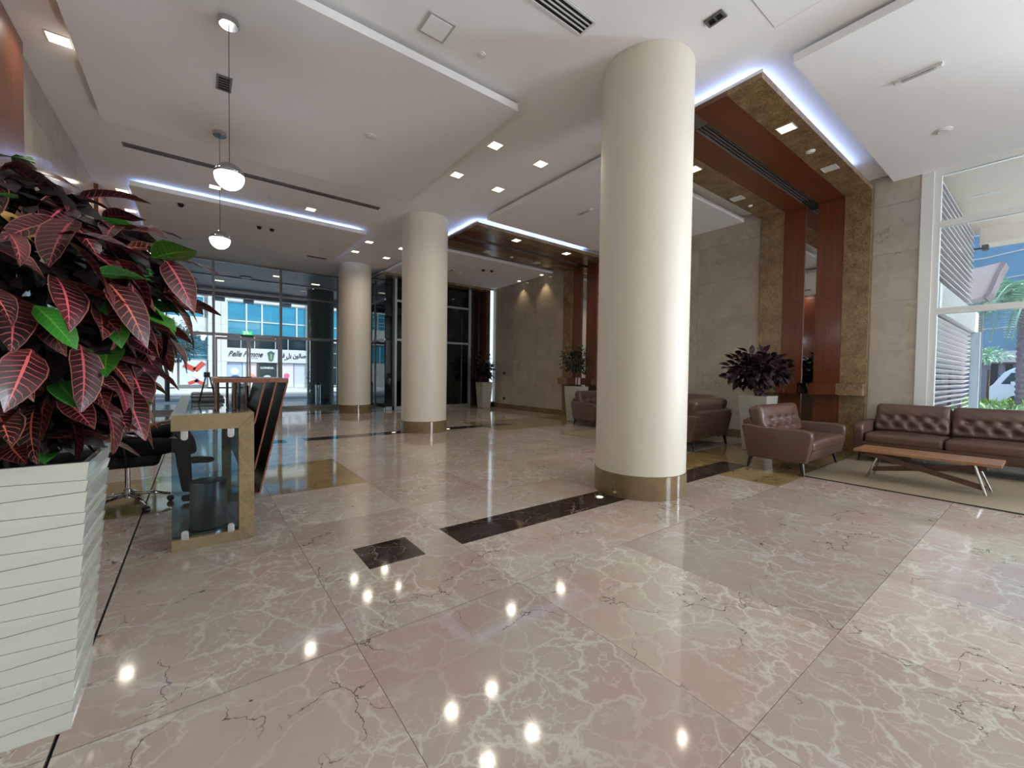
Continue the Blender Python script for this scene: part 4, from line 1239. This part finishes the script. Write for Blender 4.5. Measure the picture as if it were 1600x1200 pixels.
def bush(name, label, x, y, z0, c, r, n_, L, W, mat, stems, seed, inner=.5):
    q = random.Random(seed)
    t = thing(name, label, 'plant', (x, y, z0))
    for k in range(stems):
        a = k * 2.4
        B().tube([(.03 * math.cos(a), .03 * math.sin(a), 0), (c[0] + r[0] * .3 * math.cos(a), c[1] + r[1] * .3 * math.sin(a), c[2])], .009 if stems > 1 else .016, 6).obj('stem' if stems > 1 else 'trunk', STEM, t, smooth=True)
    leaf_cloud('foliage', blob_pts(c, r, n_, q, inner, .2), L, W, mat, t, q, spread=1.4)
    return t
bush('dark_croton', 'bushy plant with dark purple-brown leaves behind the leather armchair', 7.94, 3.24, .93, (0, 0, .50), (.52, .50, .33), 800, .16, .085, CROTD, 7, 4, .05)
bush('ficus_tree', 'small ficus with a round green crown beside the far armchair', 8.35, 8.08, .93, (-.05, 0, .75), (.42, .42, .42), 900, .085, .035, FICUS, 1, 5, .3)
bush('dark_plant', 'dark upright leafy plant in front of the far portal', 8.62, 13.12, .93, (0, 0, .5), (.36, .36, .55), 420, .17, .08, CROTD, 4, 6, .2)
bush('green_plant', 'green leafy plant in the pot by the left wall, mostly behind the croton', -.98, 9.6, .93, (0, 0, .4), (.4, .4, .4), 300, .17, .07, CROTG, 4, 8, .3)

# ------------------------------------------------------------------ leather seats  (front looks to local -Y)
def tuft(nx, nz, depth, w, zlo, zhi, skew=.5):
    P = []
    for j in range(nz):
        for i in range(nx + (j % 2)):
            P.append((-1 + (2 * (i + (.5 if j % 2 == 0 else 0))) / nx, zlo + (zhi - zlo) * j / max(1, nz - 1)))
    def f(o, u):
        if u.y > -.6: return o
        d = 0
        for px, pz in P:
            dx, dz = (u.x - px) * nx * .5, (u.z - pz) * 1.5
            dd = dx * dx + dz * dz
            d = max(d, math.exp(-dd * 16))
        # diagonal folds running between the buttons
        k = math.sin((u.x * nx * .5 + u.z * 1.6) * PI * 2) * .35
        lowm = 1 if u.z < zhi + .2 else max(0, 1 - (u.z - zhi - .2) * 3)
        cren = (1 - abs(u.x) ** 8) * (1 - abs(u.z) ** 8)
        o = o.copy(); o.y += depth * (d + .28 * k * lowm) * cren
        o.y -= .02 * (1 - u.x * u.x) * (1 - u.z * u.z)
        return o
    return f
def puff(a):
    def f(o, u):
        o = o.copy()
        if u.z > .5: o.z += a * (1 - u.x * u.x) * (1 - u.y * u.y)
        return o
    return f
def seat_unit(name, label, cat, W, D, loc, rz, seats=1, arm=.13, H=.86, grp=None):
    t = thing(name, label, cat, loc, rz, grp)
    hw, hd = W / 2, D / 2
    iw = W - 2 * arm - .02
    # plinth and back shell
    B().prism([(-hd + .06, .19), (-hd + .03, .31), (hd - .08, .31), (hd - .13, .19)], -hw + arm - .01, hw - arm + .01, axis='X', bev=.012).obj('seat_base', LEATHER, t, smooth='auto')
    B().prism([(hd - .21, .31), (hd - .20, .60), (hd - .10, .70), (hd - .02, .66), (hd - .13, .19), (hd - .21, .19)], -hw + arm - .02, hw - arm + .02, axis='X', bev=.012).obj('back_shell', LEATHER, t, smooth='auto')
    # arms
    for s in (-1, 1):
        x0, x1 = (-hw, -hw + arm) if s < 0 else (hw - arm, hw)
        prof = [(-hd + .07, .16), (-hd + .035, .34), (-hd + .01, .50), (-hd + .02, .57), (-hd + .10, .60), (hd - .26, .60), (hd - .10, .62), (hd - .04, .60), (hd - .13, .16)]
        B().prism(prof, x0, x1, axis='X', bev=.032).obj('armrest', LEATHER, t, smooth='auto')
    sw = iw / seats
    for k in range(seats):
        cx = -iw / 2 + sw * (k + .5)
        B().rbox((cx, -.09, .375), (sw - .008, D - .22, .15), .045, (8, 6, 2), puff(.02)).obj('seat_cushion', LEATHER, t, smooth=True)
        R_ = Matrix.Rotation(-.27, 3, 'X')
        bw_ = sw - .006 if seats > 1 else W - .15
        B().rbox((cx, hd - .225, .655), (bw_, .19, .45), .065, (34, 3, 20), tuft(5, 2, .055, 1, -.6, .0), R_).obj('back_cushion', LEATHER, t, smooth=True)
    for sx in (-1, 1):
        for sy_ in (-1, 1):
            lx, ly = sx * (hw - .09), sy_ * (hd - .15)
            B().tube([(lx, ly, .17), (lx + sx * .02, ly + sy_ * .035, 0)], .03, 10, r2=.017).obj('leg', LEGM, t, smooth='auto')
    return t
seat_unit('armchair', 'wide brown leather armchair with tufted back on the rug corner, right of the big column', 'armchair', 1.56, .92, (7.03, 2.36, .013), .02, 1, arm=.11)
seat_unit('armchair', 'brown leather armchair seen from behind, right next to the big column', 'armchair', 1.40, .90, (7.34, 4.10, .013), PI + .05, 1, arm=.11)
seat_unit('sofa', 'brown leather sofa whose end shows above the armchair seen from behind', 'sofa', 2.3, .92, (8.62, 5.5, .013), -PI / 2, 2)
seat_unit('armchair', 'small-looking far brown leather armchair beside the ficus planter', 'armchair', 1.30, .90, (8.30, 7.2, 0), .0, 1, arm=.11)
seat_unit('sofa', 'long brown leather tufted sofa under the window at the right edge', 'sofa', 2.86, .92, (8.62, .52, .013), -PI / 2, 3, arm=.13)

# rug
o = B().box(6.36, 8.9, -2.2, 2.04, .001, .012).obj('rug', RUGM); tag(o, 'woven beige rug under the coffee table and sofa', 'rug')
e = B(); e.box(6.345, 6.36, -2.2, 2.04, .001, .012); e.box(6.345, 8.9, 2.04, 2.055, .001, .012); e.obj('edge_binding', plain('dark_binding', '#2b2622', .9), o)
bpy.context.view_layer.update()
o = B().box(6.36, 8.9, 4.1, 6.6, .001, .012).obj('rug', RUGM); tag(o, 'woven beige rug under the far seating group beyond the big column', 'rug')

# coffee table
t = thing('coffee_table', 'low wooden bench-like coffee table with crossed legs in front of the sofa', 'table', (6.98, .97, .0125), math.radians(0))
B().box(-.25, .28, -.62, .62, .355, .385, bev=.004).obj('table_top', TABLEW, t)
for s in (-1, 1):
    a = Vector((-.16 * s + .0, -.56 * s, .33)); 
R1 = [(-.02, .50), (-.02, -.50)]
def beam(p, q, w, h_, name, mat):
    p, q = Vector(p), Vector(q); d = q - p; L = d.length
    rot = d.to_track_quat('X', 'Z').to_matrix()
    c = (p + q) / 2
    return B().box(c.x - L / 2, c.x + L / 2, c.y - w / 2, c.y + w / 2, c.z - h_ / 2, c.z + h_ / 2, rot=rot).obj(name, mat, t)
beam((.0, .50, .31), (.05, -.50, .07), .035, .06, 'cross_beam', TABLED)
beam((.06, -.50, .30), (.12, .50, .10), .035, .06, 'cross_beam', TABLED)
for (x, y0, y1) in ((-.0, .40, .53), (.30, .42, .52), (-.0, -.40, -.50), (.30, -.40, -.52)):
    B().tube([(x * .6 + .02, y0, .355), (x, y1, .0)], .014, 10).obj('leg', CHROME, t, smooth='auto')
t['label'] = 'low wooden bench-like coffee table with crossed legs in front of the sofa'

# ------------------------------------------------------------------ reception desk
t = thing('reception_desk', 'stone-framed reception desk with glass end panel and slanted copper-wood fins', 'desk', (0, 0, 0))
B().prism([(-.15, .86), (.25, .86), (.35, .975), (-.15, .975)], 3.76, 3.86, bev=.002).obj('frame_top', DESKM, t)
B().prism([(.25, .08), (.35, 0), (.35, .974), (.25, .859)], 3.76, 3.86, bev=.002).obj('frame_side', DESKM, t)
B().prism([(-.15, 0), (.349, 0), (.249, .08), (-.15, .08)], 3.76, 3.86, bev=.002).obj('frame_bottom', DESKM, t)
B().box(-.148, .255, 3.775, 3.785, .09, .855).obj('glass_panel', GLASSB, t)
for x, z in ((-.075, .835), (.20, .835), (-.075, .10), (.20, .10)):
    s_ = 1 if z < .5 else -1
    c = B().box(x - .022, x + .022, 3.758, 3.775, z - .025, z + .025, bev=.006)
    c.prism([(x + .022 * math.cos(a * PI / 8), z + s_ * .02 + s_ * .022 * math.sin(a * PI / 8)) for a in range(9)], 3.759, 3.774)
    c.obj('glass_clamp', plain('clamp_metal', '#c9ccd0', .25, metal=.6) if 'clamp_metal' not in MATS else MATS['clamp_metal'], t)
B().box(-.15, -.07, 3.86, 6.6, .93, .975).obj('top_rim', DESKM, t); B().box(.27, .35, 3.86, 6.6, .93, .975).obj('top_rim', DESKM, t)
B().box(-.07, .27, 6.5, 6.6, .93, .975).obj('top_rim', DESKM, t)
B().box(-.07, .27, 3.86, 6.5, .955, .970).obj('glass_top', plain('desk_top_glass', '#7f9494', .04, coat=.5), t)
B().box(-.07, .27, 3.86, 6.5, .93, .954).obj('top_board', DARKW, t)
B().box(.25, .35, 6.5, 6.6, 0, .93).obj('far_leg', DESKM, t)
B().box(.325, .35, 3.86, 6.5, .35, .93).obj('front_board', DARKW, t)
# slanted fins
def fin(k, name='fin'):
    xt = .60 - .082 * k; xb = .40 - .082 * k; zt, zb = 1.20, .30
    xc = .362
    sl = (xt - xb) / (zt - zb)
    z_low = zb if xb >= xc else zb + (xc - xb) / sl
    x_low = max(xb, xc)
    w = .012
    if z_low > zt - .05: return
    B().prism([(x_low, z_low), (x_low + w, z_low), (xt + w, zt), (xt, zt)], 3.93, 3.955).obj('fin_edge', COPPER, t)
    B().prism([(x_low, z_low), (x_low + w, z_low), (xt + w, zt), (xt, zt)], 3.955, 4.75).obj('fin', DARKW, t)
for k in range(4): fin(k)
B().prism([(.362, .28), (.40, .285), (.41, .30), (.362, .30)], 3.93, 4.75).obj('fin_foot', COPPER, t)
B().box(.10, .614, 3.93, 4.75, 1.20, 1.235, bev=.002).obj('top_cap', COPPER, t)
for k, x in enumerate((.115, .135, .20, .235, .255, .285, .32)):
    B().box(x, x + .010, 4.10 + .06 * (k % 3), 4.30 + .06 * (k % 3), .976, 1.199).obj('upright_slat', DARKW if k % 3 else COPPER, t)
B().box(.36, .40, 4.76, 6.5, .30, 1.15).obj('far_screen', DARKW, t)
for k in range(7):
    y = 4.95 + .24 * k
    B().prism([(.402, .30), (.412, .30), (.60, 1.15), (.59, 1.15)], y, y + .06).obj('fin', COPPER, t)

bk = [('#5b6066', .28), ('#8d9296', .26), ('#3d4248', .27), ('#a9adb0', .25), ('#6e6f78', .24)]
for k, (c, w) in enumerate(bk):
    o = B().box(-.05 + .01 * (k % 2), -.05 + w, 5.25 + .012 * k, 5.62 + .008 * k, .9755 + k * .0162, .9755 + k * .0162 + .0155, bev=.002).obj('folder', plain('folder_%d' % k, c, .5))
    tag(o, ['dark grey folder at the bottom of the stack on the desk', 'light grey folder second from the bottom of the desk stack', 'charcoal folder in the middle of the desk stack',
            'pale grey folder second from the top of the desk stack', 'mauve-grey folder on top of the stack on the desk'][k], 'folder', 'folders stacked on the desk')
t = thing('display_stand', 'thin black folding stand with a horizontal rod standing on the desk', 'stand', (.08, 4.95, .976))
for s_ in (-1, 1):
    B().tube([(s_ * .07, -.05, 0), (s_ * .012, 0, .27)], .006, 6).obj('leg', BLACK, t)
    B().tube([(s_ * .07, .07, 0), (s_ * .012, 0, .27)], .006, 6).obj('leg', BLACK, t)
B().tube([(-.07, -.05, .006), (.07, -.05, .006)], .005, 6).obj('foot_rod', BLACK, t)
B().tube([(.0, -.02, .15), (.33, -.06, .15)], .007, 6).obj('rod', BLACK, t)
B().box(-.03, .02, -.02, .02, .25, .30, bev=.005).obj('clamp_head', BLACK, t)
for k, (x0, x1, l) in enumerate(((.13, .27, 'dark pen lying on top of the copper-wood fins, left one'), (.27, .36, 'dark pen lying on top of the copper-wood fins, right one'))):
    o = B().tube([(x0, 4.0, 1.241), (x1, 4.05 + .02 * k, 1.241)], .005, 6).obj('pen', BLACK); tag(o, l, 'pen')
t = thing('waste_bin', 'brushed steel waste bin behind the glass end of the desk', 'bin', (.07, 4.2, 0))
B().lathe([(.118, 0), (.125, .01), (.125, .39), (.12, .395), (.117, .385), (.117, .02)], 36, cap=False).obj('body', STEEL, t, smooth='auto')
B().lathe([(.132, 0), (.132, .02), (.126, .025)], 36).obj('base_ring', BLACK, t, smooth='auto')

# ------------------------------------------------------------------ office chair
t = thing('office_chair', 'black swivel office chair with chrome star base behind the desk', 'chair', (-.52, 5.22, 0), math.radians(-90))
for k in range(5):
    a = k * 2 * PI / 5 + .5
    B().tube([(.03 * math.cos(a), .03 * math.sin(a), .13), (.18 * math.cos(a), .18 * math.sin(a), .115), (.31 * math.cos(a), .31 * math.sin(a), .075)], .018, 8, r2=.011).obj('base_arm', CHROME, t, smooth=True)
    w = B().lathe([(.001, -.022), (.026, -.022), (.028, -.015), (.028, .015), (.026, .022), (.001, .022)], 16, cap=False).obj('caster', BLACK, t, smooth='auto')
    w.matrix_local = Matrix.Translation((.31 * math.cos(a), .31 * math.sin(a), .03)) @ Matrix.Rotation(a, 4, 'Z') @ Matrix.Rotation(PI / 2, 4, 'X')
B().lathe([(.03, .10), (.03, .18), (.02, .185), (.02, .40)], 18).obj('gas_lift', CHROME, t, smooth='auto')
B().rbox((0, 0, .455), (.50, .48, .09), .04, (6, 6, 2), puff(.01)).obj('seat', BLKFAB, t, smooth=True)
B().rbox((0, -.27, .80), (.46, .06, .50), .028, (6, 1, 6), None, Matrix.Rotation(.12, 3, 'X')).obj('backrest', BLKFAB, t, smooth=True)
B().tube([(0, -.2, .42), (0, -.30, .46), (0, -.31, .6)], .02, 8).obj('back_bar', BLACK, t, smooth=True)
for s_ in (-1, 1):
    B().tube([(s_ * .24, .02, .43), (s_ * .29, .02, .5), (s_ * .29, 0, .68)], .014, 8).obj('arm_support', BLACK, t, smooth=True)
    B().rbox((s_ * .29, .02, .70), (.07, .26, .03), .012, (1, 3, 1)).obj('arm_pad', BLACK, t, smooth=True)

# ------------------------------------------------------------------ seated person
def skinned(name, joints, edges, mat, parent, sub=2):
    me = bpy.data.meshes.new(name + '_rig')
    me.from_pydata([j[0] for j in joints], edges, [])
    o = bpy.data.objects.new(name + '_tmp', me); COL.objects.link(o)
    o.modifiers.new('skin', 'SKIN'); sm = o.modifiers.new('sub', 'SUBSURF'); sm.levels = sub
    for i, j in enumerate(joints):
        r = j[1]; sv = me.skin_vertices[0].data[i]
        sv.radius = (r, r) if not isinstance(r, tuple) else r
        sv.use_root = (i == 0)
    bpy.context.view_layer.update()
    dg = bpy.context.evaluated_depsgraph_get()
    m2 = bpy.data.meshes.new_from_object(o.evaluated_get(dg)); m2.name = name
    bpy.data.objects.remove(o)
    m2.materials.clear(); m2.materials.append(mat)
    m2.polygons.foreach_set('use_smooth', [True] * len(m2.polygons))
    q = bpy.data.objects.new(name, m2); COL.objects.link(q); q.parent = parent
    return q
# local frame: x forward (towards the desk), z up, origin on the floor under the chair
t = thing('person', 'seated person in white shirt and black trousers behind the desk, mostly hidden by croton leaves', 'person', (-.52, 5.22, 0), 0)
body = [((-.05, 0, .60), .13), ((-.07, 0, .75), .12), ((-.06, 0, .92), .14), ((-.05, 0, 1.03), .10), ((-.02, 0, 1.09), .052), ((0, 0, 1.15), .055), ((.01, 0, 1.20), .082), ((.01, 0, 1.27), .09), ((0, 0, 1.32), .05),
        ((-.05, -.17, 1.00), .055), ((.0, -.25, .82), .042), ((.16, -.22, .77), .033), ((.25, -.17, .80), .022), ((-.05, .17, 1.00), .055), ((.02, .25, .80), .042), ((.18, .16, .70), .033), ((.26, .12, .68), .022)]
be = [(0, 1), (1, 2), (2, 3), (3, 4), (4, 5), (5, 6), (6, 7), (7, 8), (3, 9), (9, 10), (10, 11), (11, 12), (3, 13), (13, 14), (14, 15), (15, 16)]
bo = skinned('body', body, be, SKIN, t)
sh = [((-.05, 0, .58), .16), ((-.07, 0, .75), .145), ((-.06, 0, .92), .165), ((-.05, 0, 1.03), .115), ((-.04, 0, 1.06), .075), ((-.05, -.17, 1.00), .075), ((-.02, -.24, .86), .062), ((-.05, .17, 1.00), .075), ((0, .24, .86), .062)]
skinned('shirt', sh, [(0, 1), (1, 2), (2, 3), (3, 4), (3, 5), (5, 6), (3, 7), (7, 8)], SHIRT, t)
tr_ = [((-.06, 0, .58), .15), ((.02, -.10, .57), .105), ((.40, -.12, .57), .075), ((.42, -.10, .32), .058), ((.44, -.10, .10), .045),
       ((.02, .10, .60), .105), ((.36, .04, .72), .075), ((.45, -.04, .60), .055), ((.48, -.06, .46), .045)]
skinned('trousers', tr_, [(0, 1), (1, 2), (2, 3), (3, 4), (0, 5), (5, 6), (6, 7), (7, 8)], plain('black_trousers', '#0c0c11', .9), t)
for (x, y, z) in ((.44, -.10, .045), (.49, -.06, .405)):
    skinned('shoe', [((x - .05, y, z), .036), ((x + .03, y, z), .038), ((x + .12, y, z - .01), .034), ((x + .17, y, z - .012), .024)], [(0, 1), (1, 2), (2, 3)], plain('black_shoe', '#08080a', .35), t)
hp = []
B().ball((-.012, 0, 1.275), .1, 20, 8, sc=(1, .9, 1.0), z0=.05, z1=1).obj('hair', plain('black_hair', '#0d0a09', .6), t, smooth=True)
for s_ in (-1, 1):
    B().ball((.085, s_ * .032, 1.235), .012, 8, 6).obj('eye', plain('eye', '#d8d4cf', .2) if 'eye' not in MATS else MATS['eye'], t, smooth=True)
    B().ball((.01, s_ * .092, 1.225), .022, 8, 6, sc=(.6, .35, 1.2)).obj('ear', SKIN, t, smooth=True)
skinned('nose', [((.085, 0, 1.24), .007), ((.105, 0, 1.205), .012), ((.09, 0, 1.20), .008)], [(0, 1), (1, 2)], SKIN, t, 1)
B().ball((.083, 0, 1.175), .02, 10, 6, sc=(.5, 1, .3)).obj('mouth', plain('lips', '#6b3a30', .4), t, smooth=True)
def hand(w, d, n, side):
    """w wrist, d pointing direction, n back-of-hand normal"""
    w, d, n = Vector(w), Vector(d).normalized(), Vector(n).normalized(); s_ = d.cross(n).normalized() * side
    J = [(tuple(w), .020), (tuple(w + d * .045), (.026, .016)), (tuple(w + d * .085), (.03, .014))]; E_ = [(0, 1), (1, 2)]
    for i, (o_, L) in enumerate(((-.028, .062), (-.010, .078), (.009, .072), (.027, .055))):
        a = w + d * .085 + s_ * o_; b0 = len(J)
        J += [(tuple(a + d * .012), .0088), (tuple(a + d * L * .55 - n * .008), .008), (tuple(a + d * L * .95 - n * .03), .0068)]
        E_ += [(2, b0), (b0, b0 + 1), (b0 + 1, b0 + 2)]
    b0 = len(J)
    J += [(tuple(w + d * .035 - s_ * .032), .0105), (tuple(w + d * .065 - s_ * .052 - n * .006), .0092), (tuple(w + d * .088 - s_ * .054 - n * .014), .0075)]
    E_ += [(1, b0), (b0, b0 + 1), (b0 + 1, b0 + 2)]
    return skinned('hand', J, E_, SKIN, t, 1)
hand((.245, -.172, .80), (.9, .25, .12), (0, .1, 1), 1)
hand((.255, .12, .68), (.95, -.1, .05), (0, -.1, 1), -1)
